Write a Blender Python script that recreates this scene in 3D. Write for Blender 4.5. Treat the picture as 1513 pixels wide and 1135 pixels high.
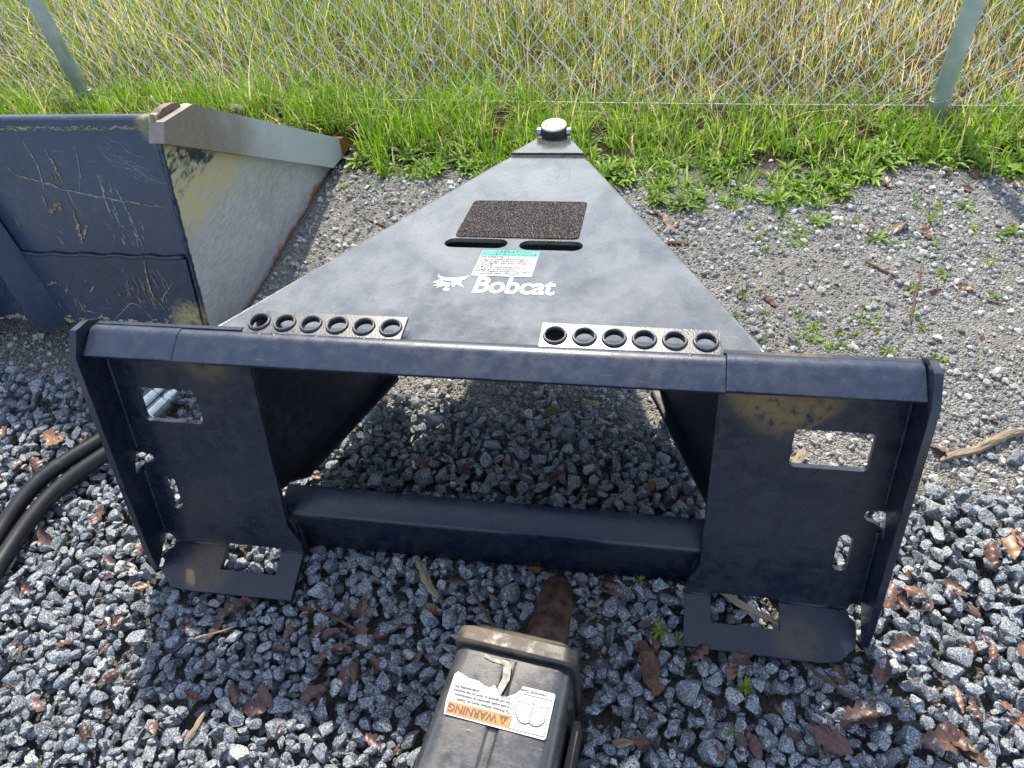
import bpy, bmesh, math, random
import numpy as np
from mathutils import Vector, Matrix, geometry, noise as mnoise

# ------------------------------------------------------------------ camera, sky, sun, exposure
scene = bpy.context.scene
for o in list(bpy.data.objects): bpy.data.objects.remove(o)
cam_d = bpy.data.cameras.new('camera'); cam = bpy.data.objects.new('camera', cam_d)
scene.collection.objects.link(cam); scene.camera = cam
cam_d.sensor_width = 36.0; cam_d.lens = 36.0 * 1100 / 1513; cam_d.clip_start = 0.02; cam_d.clip_end = 500
CX = Vector((0.98323, 0.15868, -0.08986)); CD = Vector((0.05630, -0.73283, -0.67808)); CF = Vector((-0.17345, 0.66165, -0.72947))
CAM = Vector((0.2209, -0.5343, 1.0497))
cam.matrix_world = Matrix(((CX.x, -CD.x, -CF.x, CAM.x), (CX.y, -CD.y, -CF.y, CAM.y), (CX.z, -CD.z, -CF.z, CAM.z), (0, 0, 0, 1)))
SUN_DIR = Vector((-0.20, 0.82, 1.0)).normalized()          # towards the sun: ahead of the camera, a little left
world = bpy.data.worlds.new('World'); scene.world = world; world.use_nodes = True
wn = world.node_tree.nodes; wl = world.node_tree.links
bg = wn['Background']; sky = wn.new('ShaderNodeTexSky'); sky.sky_type = 'NISHITA'; sky.sun_disc = False
sky.sun_elevation = math.asin(SUN_DIR.z); sky.sun_rotation = math.atan2(SUN_DIR.x, SUN_DIR.y)
sky.air_density = 1.0; sky.dust_density = 0.9; sky.ozone_density = 1.0
# thin broken cloud over the whole sky
tc = wn.new('ShaderNodeTexCoord'); cn = wn.new('ShaderNodeTexNoise'); cn.inputs['Scale'].default_value = 3.2; cn.inputs['Detail'].default_value = 6
cr = wn.new('ShaderNodeValToRGB'); cr.color_ramp.elements[0].position = 0.42; cr.color_ramp.elements[1].position = 0.72
cm = wn.new('ShaderNodeMix'); cm.data_type = 'RGBA'; cm.inputs['B'].default_value = (8.5, 8.9, 9.6, 1)
cs = wn.new('ShaderNodeMath'); cs.operation = 'MULTIPLY'; cs.inputs[1].default_value = 0.6
wl.new(tc.outputs['Generated'], cn.inputs['Vector']); wl.new(cn.outputs['Fac'], cr.inputs['Fac']); wl.new(cr.outputs['Color'], cs.inputs[0])
wl.new(cs.outputs[0], cm.inputs['Factor']); wl.new(sky.outputs[0], cm.inputs['A']); wl.new(cm.outputs['Result'], bg.inputs['Color'])
bg.inputs['Strength'].default_value = 0.15
sun_d = bpy.data.lights.new('sun', 'SUN'); sun = bpy.data.objects.new('sun', sun_d); scene.collection.objects.link(sun)
sun_d.energy = 4.6; sun_d.angle = math.radians(1.8); sun_d.color = (1.0, 0.91, 0.77)
sun.rotation_euler = SUN_DIR.to_track_quat('Z', 'Y').to_euler()
vs = scene.view_settings; vs.view_transform = 'Standard'; vs.look = 'None'; vs.gamma = 1.0; vs.use_curve_mapping = False
vs.exposure = 0.90
scene.cycles.max_bounces = 5; scene.cycles.diffuse_bounces = 3; scene.cycles.glossy_bounces = 2; scene.cycles.transmission_bounces = 3; scene.cycles.transparent_max_bounces = 8

rng = np.random.default_rng(7); random.seed(7)
COL = scene.collection
# ------------------------------------------------------------------ node helpers
class NT:
    def __init__(s, name):
        s.m = bpy.data.materials.new(name); s.m.use_nodes = True
        s.n = s.m.node_tree.nodes; s.l = s.m.node_tree.links; s.b = s.n['Principled BSDF']
    def add(s, t, **kw):
        x = s.n.new(t)
        for k, v in kw.items():
            if k.startswith('_'): setattr(x, k[1:], v)
            else:
                key = k.replace('__', ' ')
                if isinstance(v, bpy.types.NodeSocket): s.l.new(v, x.inputs[key])
                else: x.inputs[key].default_value = v
        return x
    def pos(s): return s.add('ShaderNodeNewGeometry').outputs['Position']
    def vmap(s, v, scale=(1, 1, 1), rot=(0, 0, 0), loc=(0, 0, 0)):
        return s.add('ShaderNodeMapping', Vector=v, Scale=scale, Rotation=rot, Location=loc).outputs[0]
    def noise(s, v, scale, detail=4, rough=0.55, dist=0.0):
        return s.add('ShaderNodeTexNoise', Vector=v, Scale=scale, Detail=detail, Roughness=rough, Distortion=dist).outputs['Fac']
    def ramp(s, f, lo, hi, a=0.0, b=1.0):
        return s.add('ShaderNodeMapRange', Value=f, From__Min=lo, From__Max=hi, To__Min=a, To__Max=b, _interpolation_type='SMOOTHSTEP').outputs[0]
    def mix(s, f, a, b):
        x = s.n.new('ShaderNodeMix'); x.data_type = 'RGBA'
        for k, v in (('Factor', f), ('A', a), ('B', b)):
            if isinstance(v, bpy.types.NodeSocket): s.l.new(v, x.inputs[k])
            elif k == 'Factor': x.inputs[k].default_value = v
            else: x.inputs[k].default_value = (*v, 1) if len(v) == 3 else v
        return x.outputs['Result']
    def math(s, op, a, b=0.0):
        x = s.n.new('ShaderNodeMath'); x.operation = op
        for i, v in enumerate((a, b)):
            if isinstance(v, bpy.types.NodeSocket): s.l.new(v, x.inputs[i])
            else: x.inputs[i].default_value = v
        return x.outputs[0]
    def sphere(s, p, c, r, wob=0.0, nz=None):
        d = s.add('ShaderNodeVectorMath', _operation='DISTANCE'); s.l.new(p, d.inputs[0]); d.inputs[1].default_value = c
        v = d.outputs['Value']
        if nz is not None: v = s.math('ADD', v, s.math('MULTIPLY', s.math('SUBTRACT', nz, 0.5), wob))
        return s.ramp(v, r * 0.55, r, 1.0, 0.0)
    def set(s, **kw):
        for k, v in kw.items():
            i = s.b.inputs[k.replace('__', ' ')]
            if isinstance(v, bpy.types.NodeSocket): s.l.new(v, i)
            else: i.default_value = (*v, 1) if (isinstance(v, tuple) and len(v) == 3) else v
        return s
    def bump(s, h, strength=0.3, dist=0.002, normal=None):
        x = s.add('ShaderNodeBump', Height=h, Strength=strength, Distance=dist)
        if normal is not None: s.l.new(normal, x.inputs['Normal'])
        s.l.new(x.outputs[0], s.b.inputs['Normal']); return x.outputs[0]
    def edge(s, radius=0.002):
        bv = s.n.new('ShaderNodeBevel'); bv.samples = 2; bv.inputs['Radius'].default_value = radius
        g = s.n.new('ShaderNodeNewGeometry'); d = s.n.new('ShaderNodeVectorMath'); d.operation = 'DOT_PRODUCT'
        s.l.new(bv.outputs[0], d.inputs[0]); s.l.new(g.outputs['Normal'], d.inputs[1])
        return bv.outputs[0], s.ramp(d.outputs['Value'], 0.80, 0.97, 1.0, 0.0)

def paint(name, base, rough=0.34, dust=0.25, dustcol=(0.16, 0.15, 0.135), stains=(), wear=0.55, scratch=0.3, blotch=(0, 0, 0), orange=0.25, coat=0.0, sky_mottle=0.0, dlo=0.72, dhi=1.05):
    t = NT(name); p = t.pos()
    n1 = t.noise(p, 9, 5, 0.6); n2 = t.noise(p, 60, 5, 0.65); n3 = t.noise(p, 420, 3)
    col = t.mix(t.ramp(n1, 0.35, 0.75), base, tuple(c * 0.62 + b for c, b in zip(base, blotch)))
    if sky_mottle:
        m1 = t.noise(p, 4.2, 4, 0.55, 0.9); m2 = t.noise(t.vmap(p, (1.6, 0.8, 1), (0, 0, 0.5)), 17, 4, 0.6, 0.4)
        col = t.mix(t.math('MULTIPLY', t.ramp(t.math('ADD', m1, t.math('MULTIPLY', t.math('SUBTRACT', m2, 0.5), 0.55)), 0.30, 0.74), sky_mottle), col, (0.175, 0.171, 0.162))  # pale patches painted in for sky and cloud mirrored on the plate
    dm = t.math('MULTIPLY', t.ramp(t.math('ADD', n1, t.math('MULTIPLY', n2, 0.7)), dlo, dhi), dust)
    col = t.mix(dm, col, dustcol)
    # fine scratches in three directions
    sc = None
    for rx, ry, rz, sca in ((0.3, 0.4, 0.9, 22), (1.2, -0.6, 0.2, 17), (-0.5, 1.0, 2.2, 26)):
        v = t.vmap(p, (1.0, 26.0, 26.0), (rx, ry, rz)); q = t.ramp(t.noise(v, sca, 2, 0.5), 0.735, 0.76)
        sc = q if sc is None else t.math('MAXIMUM', sc, q)
    sc = t.math('MULTIPLY', t.math('MULTIPLY', sc, t.ramp(t.noise(p, 5, 2), 0.42, 0.58)), scratch)
    col = t.mix(sc, col, (0.22, 0.21, 0.19))
    bn, em = t.edge(0.0022)
    em = t.math('MULTIPLY', t.math('MULTIPLY', em, t.ramp(n2, 0.42, 0.6)), wear)
    col = t.mix(em, col, (0.20, 0.19, 0.18))
    for c, r, sc_col, amt in stains:
        msk = t.math('MULTIPLY', t.math('MULTIPLY', t.sphere(p, c, r, r * 1.6, n2), t.ramp(n2, 0.25, 0.62)), amt)
        col = t.mix(msk, col, sc_col); dm = t.math('MAXIMUM', dm, msk)
    rg = t.math('ADD', t.ramp(n2, 0.3, 0.8, rough - 0.06, rough + 0.10), t.math('MULTIPLY', dm, 0.4))
    t.set(Base__Color=col, Roughness=rg, Specular__IOR__Level=0.5, Coat__Weight=coat, Coat__Roughness=0.16, Coat__IOR=1.6)
    t.bump(t.math('ADD', n3, t.math('MULTIPLY', n2, 0.6)), orange, 0.0006, bn)
    return t.m

def flat(name, col, rough=0.5, metal=0.0, var=0.15, scale=40, bump=0.1, trans=0.0):
    t = NT(name); p = t.pos(); n = t.noise(p, scale, 4)
    t.set(Base__Color=t.mix(t.ramp(n, 0.3, 0.7), tuple(c * (1 - var) for c in col), tuple(min(1, c * (1 + var)) for c in col)), Roughness=rough, Metallic=metal)
    t.bump(n, bump, 0.001); return t.m
# ------------------------------------------------------------------ materials
OCH = (0.17, 0.11, 0.045); RUST = (0.16, 0.062, 0.022)
NAVY = (0.0058, 0.0115, 0.0275)
M = {}
M['navy'] = paint('navy_paint', NAVY, 0.26, 0.20, (0.05, 0.06, 0.075),
    stains=[((-0.45, -0.035, 0.015), 0.055, OCH, 0.5), ((0.40, 0.105, 0.355), 0.075, OCH, 0.95), ((0.36, 0.11, 0.36), 0.05, OCH, 0.9), ((-0.38, 0.11, 0.36), 0.05, OCH, 0.5), ((0.45, -0.045, 0.01), 0.04, OCH, 0.3), ((0.415, 0.108, 0.365), 0.03, RUST, 0.9)])
M['lip'] = paint('sky_lit_navy_paint', (0.013, 0.024, 0.052), 0.36, 0.12, (0.08, 0.10, 0.13), scratch=0.7)  # the navy paint again, lightened for skylight falling on the lip
M['deck'] = paint('dusty_black_deck_paint', (0.016, 0.016, 0.016), 0.22, 0.15, (0.13, 0.128, 0.122), scratch=1.0, orange=0.5, coat=0.7, dlo=0.55, dhi=1.2, sky_mottle=0.6)
M['strip'] = paint('worn_strip_paint', (0.026, 0.026, 0.028), 0.30, 0.22, (0.13, 0.122, 0.11), scratch=0.8, wear=0.9, orange=0.5, coat=0.3)
M['inner'] = paint('dark_inner_paint', (0.010, 0.013, 0.022), 0.45, 0.25, (0.05, 0.05, 0.045))
M['bucket'] = paint('worn_blue_bucket_paint', (0.016, 0.031, 0.068), 0.27, 0.10, (0.10, 0.11, 0.13), wear=0.9, scratch=0.9,
    stains=[((-0.69, 0.465, 0.085), 0.055, (0.36, 0.30, 0.13), 1.0), ((-0.66, 0.585, 0.46), 0.05, (0.36, 0.30, 0.13), 0.7)])
M['cream'] = flat('bared_primer', (0.34, 0.29, 0.18), 0.7, var=0.4, scale=160)
M['tan'] = flat('tan_dirt_smear', (0.26, 0.20, 0.12), 0.8, var=0.4, scale=200)
M['whitish'] = flat('pale_scuff', (0.25, 0.30, 0.36), 0.6, var=0.5, scale=220)

def steel_mat():
    t = NT('worn_bare_steel'); p = t.pos()
    v = t.vmap(p, (1, 3, 46), (0.85, 0, 0)); br = t.ramp(t.noise(v, 14, 6, 0.7), 0.25, 0.75); n1 = t.noise(p, 7, 5, 0.6, 0.6); n2 = t.noise(p, 55, 5, 0.65)
    col = t.mix(br, (0.28, 0.30, 0.33), (0.70, 0.73, 0.77))
    col = t.mix(t.math('MULTIPLY', t.ramp(n1, 0.52, 0.72), 0.4), col, (0.26, 0.24, 0.215))
    # remains of blue paint and cream primer where the mud flowed off the upper heel
    d = t.add('ShaderNodeVectorMath', _operation='DISTANCE'); t.l.new(t.vmap(p, (1, 0.30, 1)), d.inputs[0]); d.inputs[1].default_value = (-0.66, 0.206, 0.375)
    dd = t.math('ADD', d.outputs['Value'], t.math('MULTIPLY', t.math('SUBTRACT', t.noise(t.vmap(p, (1, 1, 4), (0.7, 0, 0)), 12, 5), 0.5), 0.16))
    col = t.mix(t.math('MULTIPLY', t.ramp(dd, 0.10, 0.16, 1, 0), t.ramp(n2, 0.3, 0.5)), col, (0.60, 0.54, 0.34))
    col = t.mix(t.math('MULTIPLY', t.ramp(dd, 0.03, 0.055, 1, 0), t.ramp(n2, 0.36, 0.55)), col, (0.035, 0.05, 0.09))
    # rust along the ground edge and the tip
    z = t.add('ShaderNodeSeparateXYZ', Vector=p)
    rz = t.ramp(t.math('ADD', z.outputs['Z'], t.math('MULTIPLY', n1, 0.085)), 0.046, 0.062, 1, 0)
    ry = t.ramp(t.math('ADD', z.outputs['Y'], t.math('MULTIPLY', n1, 0.12)), 1.285, 1.30)
    ru = t.math('MAXIMUM', rz, ry)
    sp = t.math('MULTIPLY', t.ramp(n2, 0.70, 0.74), t.ramp(n1, 0.5, 0.6)); ru = t.math('MAXIMUM', ru, sp)
    col = t.mix(ru, col, t.mix(n2, (0.10, 0.035, 0.012), (0.36, 0.15, 0.04)))
    t.set(Base__Color=col, Metallic=t.math('SUBTRACT', 0.6, t.math('MULTIPLY', ru, 0.6)), Roughness=t.math('ADD', t.math('MULTIPLY', br, 0.15), 0.34))
    t.bump(t.math('ADD', br, n2), 0.25, 0.001); return t.m
M['steel'] = steel_mat()
def browned():
    t = NT('browned_steel'); p = t.pos(); n1 = t.noise(p, 10, 5, 0.6); n2 = t.noise(p, 90, 5, 0.7)
    y = t.add('ShaderNodeSeparateXYZ', Vector=p).outputs['Y']
    f = t.ramp(t.math('ADD', y, t.math('MULTIPLY', n1, 0.25)), 0.80, 1.08)
    col = t.mix(f, t.mix(n2, (0.15, 0.12, 0.105), (0.33, 0.28, 0.25)), t.mix(n2, (0.38, 0.41, 0.44), (0.60, 0.64, 0.68)))
    tip = t.ramp(t.math('ADD', y, t.math('MULTIPLY', n1, 0.10)), 1.275, 1.288)
    col = t.mix(tip, col, t.mix(n2, (0.14, 0.045, 0.012), (0.42, 0.19, 0.05)))
    t.set(Base__Color=col, Metallic=0.35, Roughness=0.5); t.bump(n2, 0.35, 0.001); return t.m
M['blade'] = browned()
M['galv'] = flat('galvanised_steel', (0.42, 0.47, 0.48), 0.38, 0.75, 0.22, 60, 0.1)
def post_mat():
    t = NT('galvanised_post'); p = t.pos(); n = t.noise(p, 30, 5); n2 = t.noise(t.vmap(p, (1, 1, 0.2)), 70, 4)
    col = t.mix(t.ramp(n, 0.3, 0.7), (0.42, 0.54, 0.53), (0.58, 0.67, 0.66)); col = t.mix(t.ramp(n2, 0.60, 0.70, 0, 0.5), col, (0.24, 0.31, 0.29))
    t.set(Base__Color=col, Metallic=0.25, Roughness=0.42); t.bump(n2, 0.1, 0.001); return t.m
M['post'] = post_mat()
M['zinc'] = flat('zinc_plated', (0.55, 0.58, 0.58), 0.3, 0.9, 0.15, 90, 0.05)
M['bolt'] = flat('blue_zinc_bolt', (0.30, 0.35, 0.45), 0.35, 0.7, 0.1)
M['cap'] = flat('cream_cap', (0.62, 0.58, 0.42), 0.45, 0.0, 0.06)
M['capwhite'] = flat('pale_polished_pin', (0.75, 0.76, 0.74), 0.25, 0.3, 0.04)
M['black'] = flat('black_rubber', (0.012, 0.013, 0.014), 0.5, 0, 0.3)
M['ring'] = paint('ring_paint', (0.018, 0.024, 0.045), 0.3, 0.2)
M['rust'] = flat('rusty_chisel', (0.070, 0.038, 0.026), 0.6, 0.3, 0.7, 55, 0.7)
M['white'] = flat('sticker_white', (0.52, 0.53, 0.52), 0.4, 0, 0.05)
M['teal'] = flat('sticker_green', (0.05, 0.48, 0.34), 0.4, 0, 0.05)
M['orange'] = flat('sticker_orange', (0.72, 0.16, 0.012), 0.45, 0, 0.05)
M['ink'] = flat('black_print', (0.03, 0.03, 0.035), 0.5, 0, 0.05)
M['greyink'] = flat('grey_print', (0.22, 0.22, 0.24), 0.5, 0, 0.05)
M['logo'] = flat('white_print', (0.80, 0.80, 0.78), 0.45, 0, 0.05)
def tread():
    t = NT('grit_tread'); p = t.pos(); n = t.noise(p, 520, 2, 0.6); v = t.add('ShaderNodeTexVoronoi', Vector=p, Scale=400).outputs['Distance']
    t.set(Base__Color=t.mix(t.ramp(n, 0.55, 0.66), (0.012, 0.011, 0.011), (0.22, 0.20, 0.19)), Roughness=0.9, Specular__IOR__Level=0.12); t.bump(v, 0.6, 0.001); return t.m
M['tread'] = tread()
def hose_mat():
    t = NT('black_hose'); p = t.pos(); n = t.noise(p, 45, 5, 0.6)
    t.set(Base__Color=t.mix(t.ramp(n, 0.55, 0.8), (0.010, 0.011, 0.013), (0.06, 0.06, 0.058)), Roughness=0.42); t.bump(t.noise(p, 600, 2), 0.2, 0.0006); return t.m
M['hose'] = hose_mat()
M['breaker'] = paint('worn_breaker_paint', (0.034, 0.035, 0.038), 0.28, 0.30, (0.13, 0.115, 0.095), coat=0.7, scratch=0.8, wear=1.0,
    stains=[((0.08, -0.145, 0.14), 0.06, (0.12, 0.09, 0.06), 0.6)])
M['collar'] = paint('dusty_collar_paint', (0.025, 0.025, 0.028), 0.4, 0.5, (0.10, 0.08, 0.06), stains=[((0.06, -0.15, 0.15), 0.08, (0.12, 0.095, 0.065), 0.8)])
M['lug'] = flat('rust_stained_lug', (0.115, 0.080, 0.062), 0.6, 0.2, 0.5, 45, 0.5)
M['glue'] = flat('torn_sticker_backing', (0.30, 0.275, 0.24), 0.8, 0, 0.35, 120, 0.6)

def gravel_mat():
    t = NT('speckled_granite'); p = t.pos()
    a = t.add('ShaderNodeAttribute', _attribute_name='tint').outputs['Fac']; oi = t.add('ShaderNodeObjectInfo').outputs['Random']
    tint = t.math('FRACT', t.math('ADD', a, oi))
    pw = t.add('ShaderNodeVectorMath', _operation='ADD'); t.l.new(p, pw.inputs[0])
    cmb = t.add('ShaderNodeCombineXYZ', X=t.math('MULTIPLY', tint, 7.0), Y=t.math('MULTIPLY', tint, 3.0)); t.l.new(cmb.outputs[0], pw.inputs[1]); q = pw.outputs[0]
    n1 = t.noise(q, 330, 3, 0.7); n2 = t.noise(q, 430, 2, 0.6); n3 = t.noise(q, 60, 3)
    base = t.mix(tint, (0.125, 0.148, 0.172), (0.25, 0.27, 0.29)); base = t.mix(t.ramp(tint, 0.86, 0.9), base, (0.095, 0.105, 0.12)); base = t.mix(t.ramp(tint, 0.95, 0.97), base, (0.44, 0.43, 0.40))
    col = t.mix(t.ramp(n1, 0.51, 0.61), base, (0.42, 0.45, 0.48)); col = t.mix(t.ramp(n2, 0.52, 0.60), col, (0.045, 0.055, 0.068))
    col = t.mix(t.ramp(n3, 0.50, 0.72, 0, 0.5), col, (0.13, 0.12, 0.105))
    t.set(Base__Color=col, Roughness=0.55, Specular__IOR__Level=0.4)
    t.bump(t.math('ADD', n1, t.math('MULTIPLY', n3, 2)), 0.35, 0.0012); return t.m
M['gravel'] = gravel_mat()
def fines_mat():
    t = NT('fine_gravel'); p = t.pos(); a = t.add('ShaderNodeAttribute', _attribute_name='tint').outputs['Fac']; n = t.noise(p, 500, 2)
    col = t.mix(a, (0.20, 0.20, 0.195), (0.56, 0.55, 0.52)); col = t.mix(t.ramp(n, 0.55, 0.68, 0, .6), col, (0.10, 0.10, 0.10))
    t.set(Base__Color=col, Roughness=0.75); return t.m
M['fines'] = fines_mat()
def ground_mat():
    t = NT('dirt_and_soil'); p = t.pos(); n1 = t.noise(p, 3.0, 5); n2 = t.noise(p, 26, 6, 0.65); n3 = t.noise(p, 330, 4, 0.7); v = t.add('ShaderNodeTexVoronoi', Vector=p, Scale=240); v2 = t.add('ShaderNodeTexVoronoi', Vector=p, Scale=130)
    col = t.mix(t.ramp(n2, 0.35, 0.65), (0.195, 0.184, 0.152), (0.325, 0.305, 0.255)); col = t.mix(t.ramp(n3, 0.45, 0.65, 0, .75), col, (0.44, 0.43, 0.40)); col = t.mix(t.ramp(n3, 0.47, 0.36, 0, .6), col, (0.10, 0.095, 0.085))
    cv = t.add('ShaderNodeSeparateColor', Color=v.outputs['Color']).outputs[0]; cv2 = t.add('ShaderNodeSeparateColor', Color=v2.outputs['Color']).outputs[0]
    grit = t.ramp(t.noise(p, 4.5, 5, 0.65), 0.40, 0.58, 0.15, 0.95)
    col = t.mix(t.math('MULTIPLY', grit, t.ramp(v.outputs['Distance'], 0.62, 0.40)), col, t.mix(cv, (0.07, 0.073, 0.076), (0.45, 0.45, 0.435)))
    col = t.mix(t.math('MULTIPLY', t.math('MULTIPLY', grit, t.ramp(cv2, 0.62, 0.66)), t.ramp(v2.outputs['Distance'], 0.55, 0.42)), col, t.mix(cv, (0.16, 0.17, 0.18), (0.52, 0.52, 0.51)))
    y = t.add('ShaderNodeSeparateXYZ', Vector=p).outputs['Y']
    g = t.ramp(t.math('ADD', y, t.math('MULTIPLY', n1, 0.3)), 1.25, 1.42)
    gap_shade = t.ramp(t.math('ADD', y, t.math('MULTIPLY', n1, 0.12)), 0.36, 0.28); col = t.mix(t.math('MULTIPLY', gap_shade, 0.6), col, t.mix(n2, (0.018, 0.018, 0.018), (0.06, 0.057, 0.052)))  # bed soil darkened: shade of the gaps between stones put into its colour
    soil = t.mix(n2, (0.030, 0.024, 0.014), (0.085, 0.070, 0.035)); col = t.mix(g, col, soil)
    fg = t.math('MULTIPLY', t.ramp(y, 3.6, 4.6), 1.0); col = t.mix(fg, col, t.mix(t.ramp(n1, 0.3, 0.7), (0.10, 0.14, 0.03), (0.21, 0.18, 0.07)))
    t.set(Base__Color=col, Roughness=0.95, Specular__IOR__Level=0.2)
    t.bump(t.math('ADD', t.math('MULTIPLY', n2, 2.0), t.math('SUBTRACT', n3, t.math('MULTIPLY', v.outputs['Distance'], 1.6))), 0.9, 0.006); return t.m
M['ground'] = ground_mat()
def leafy(name, attr='col', trans=0.45, rough=0.45, gain=1.0):
    t = NT(name); c = t.add('ShaderNodeAttribute', _attribute_name=attr).outputs['Color']
    t.set(Base__Color=c, Roughness=rough, Specular__IOR__Level=0.35)
    tr = t.add('ShaderNodeBsdfTranslucent'); hs = t.add('ShaderNodeHueSaturation', Color=c, Saturation=1.15, Value=1.35 * gain); t.l.new(hs.outputs[0], tr.inputs['Color'])
    mx = t.add('ShaderNodeMixShader', Fac=trans); t.l.new(t.b.outputs[0], mx.inputs[1]); t.l.new(tr.outputs[0], mx.inputs[2])
    t.l.new(mx.outputs[0], t.n['Material Output'].inputs['Surface']); return t.m
M['grass'] = leafy('grass_blades')
def deadleaf(name, a, b):
    t = NT(name); p = t.pos(); n = t.noise(p, 70, 4); oi = t.add('ShaderNodeObjectInfo').outputs['Random']
    col = t.mix(oi, a, b); oc = t.add('ShaderNodeSeparateXYZ', Vector=t.add('ShaderNodeTexCoord').outputs['Object']); ab = t.math('ABSOLUTE', oc.outputs['Y'])
    wv = t.math('FRACT', t.math('MULTIPLY', t.math('ADD', oc.outputs['X'], t.math('MULTIPLY', ab, -0.9)), 7.0)); vein = t.math('MAXIMUM', t.ramp(ab, 0.010, 0.018, 1, 0), t.math('MULTIPLY', t.ramp(wv, 0.10, 0.16, 1, 0), 0.6))
    col = t.mix(t.math('MULTIPLY', vein, 0.45), col, tuple(min(1, c * 2.0) for c in b)); col = t.mix(t.ramp(n, 0.45, 0.7, 0, .55), col, tuple(c * 0.45 for c in a))
    t.set(Base__Color=col, Roughness=0.42); t.bump(n, 0.4, 0.002); return t.m
M['leaf_shaded'] = deadleaf('wet_shaded_leaf', (0.040, 0.020, 0.018), (0.10, 0.045, 0.036))  # wet leaf with the shade of the attachment mixed into its colour
M['leaf_red'] = deadleaf('russet_leaf', (0.066, 0.034, 0.026), (0.13, 0.068, 0.046))
M['leaf_tan'] = deadleaf('tan_leaf', (0.14, 0.068, 0.040), (0.26, 0.14, 0.070))
def wood_mat(name, a, b):
    t = NT(name); p = t.add('ShaderNodeTexCoord').outputs['Object']; n = t.noise(t.vmap(p, (6, 90, 90)), 5, 5, 0.65)
    t.set(Base__Color=t.mix(t.ramp(n, 0.3, 0.7), a, b), Roughness=0.8); t.bump(n, 0.8, 0.003); return t.m
M['wood'] = wood_mat('weathered_wood', (0.12, 0.09, 0.06), (0.34, 0.27, 0.18))
M['bark'] = wood_mat('reddish_bark', (0.05, 0.024, 0.016), (0.15, 0.075, 0.045))
M['fence_wire'] = flat('galvanised_wire', (0.50, 0.56, 0.62), 0.4, 0.35, 0.15, 80, 0.05)

# ------------------------------------------------------------------ object helpers
def link(name, me, mat=None, parent=None):
    o = bpy.data.objects.new(name, me); COL.objects.link(o)
    if mat is not None and me is not None and not me.materials: me.materials.append(M[mat] if isinstance(mat, str) else mat)
    if parent is not None:
        o.parent = parent; o.matrix_parent_inverse = ROOT_INV[parent.name] if parent.name in ROOT_INV else Matrix()
    return o
ROOT_INV = {}
def tag(o, label=None, cat=None, group=None, kind=None):
    if label: o['label'] = label
    if cat: o['category'] = cat
    if group: o['group'] = group
    if kind: o['kind'] = kind
    return o
def thing(name, loc, label, cat, group=None):
    o = bpy.data.objects.new(name, None); COL.objects.link(o); o.location = loc; o.empty_display_size = 0.05
    ROOT_INV[o.name] = Matrix.Translation(Vector(loc)).inverted(); return tag(o, label, cat, group)
def mesh(name, verts, faces, smooth=False):
    me = bpy.data.meshes.new(name); me.from_pydata([tuple(v) for v in verts], [], faces); me.validate(); me.update()
    if smooth: me.polygons.foreach_set('use_smooth', [True] * len(me.polygons))
    return me
def crisp(me, deg=32):
    me.polygons.foreach_set('use_smooth', [True] * len(me.polygons)); me.set_sharp_from_angle(angle=math.radians(deg)); return me
def fix(me):
    bm = bmesh.new(); bm.from_mesh(me); bmesh.ops.remove_doubles(bm, verts=bm.verts, dist=1e-6); bmesh.ops.recalc_face_normals(bm, faces=bm.faces); bm.to_mesh(me); bm.free(); return me
def slab(name, outer, holes, th, fmap, mat, parent, smooth=False):
    """flat plate with real cut-outs: 2D outline and holes, thickness th, fmap(a,b,d) -> world"""
    loops = [list(outer)] + [list(h) for h in holes]
    tri = geometry.tessellate_polygon([[Vector((x, y, 0)) for x, y in l] for l in loops])
    pts = [p for l in loops for p in l]; n = len(pts)
    V = [fmap(x, y, 0.0) for x, y in pts] + [fmap(x, y, -th) for x, y in pts]
    F = [tuple(t) for t in tri] + [tuple(i + n for i in reversed(t)) for t in tri]
    k = 0
    for l in loops:
        m = len(l)
        for i in range(m):
            a, b = k + i, k + (i + 1) % m; F.append((a, b, b + n, a + n))
        k += m
    me = crisp(fix(mesh(name, V, F))); return link(name, me, mat, parent)
def rrect(x0, y0, x1, y1, r, n=4):
    P = []
    for cx, cy, a0 in ((x1 - r, y0 + r, -90), (x1 - r, y1 - r, 0), (x0 + r, y1 - r, 90), (x0 + r, y0 + r, 180)):
        for i in range(n + 1):
            a = math.radians(a0 + 90 * i / n); P.append((cx + r * math.cos(a), cy + r * math.sin(a)))
    return P
def circ(cx, cy, r, n=24): return [(cx + r * math.cos(2 * math.pi * i / n), cy + r * math.sin(2 * math.pi * i / n)) for i in range(n)]
def extr(name, prof, x0, x1, mat, parent, smooth=False):
    """closed (y,z) profile swept along x"""
    n = len(prof); V = [(x0, y, z) for y, z in prof] + [(x1, y, z) for y, z in prof]
    F = [(i, (i + 1) % n, (i + 1) % n + n, i + n) for i in range(n)] + [tuple(range(n)), tuple(range(2 * n - 1, n - 1, -1))]
    return link(name, crisp(fix(mesh(name, V, F, smooth))), mat, parent)
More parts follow.
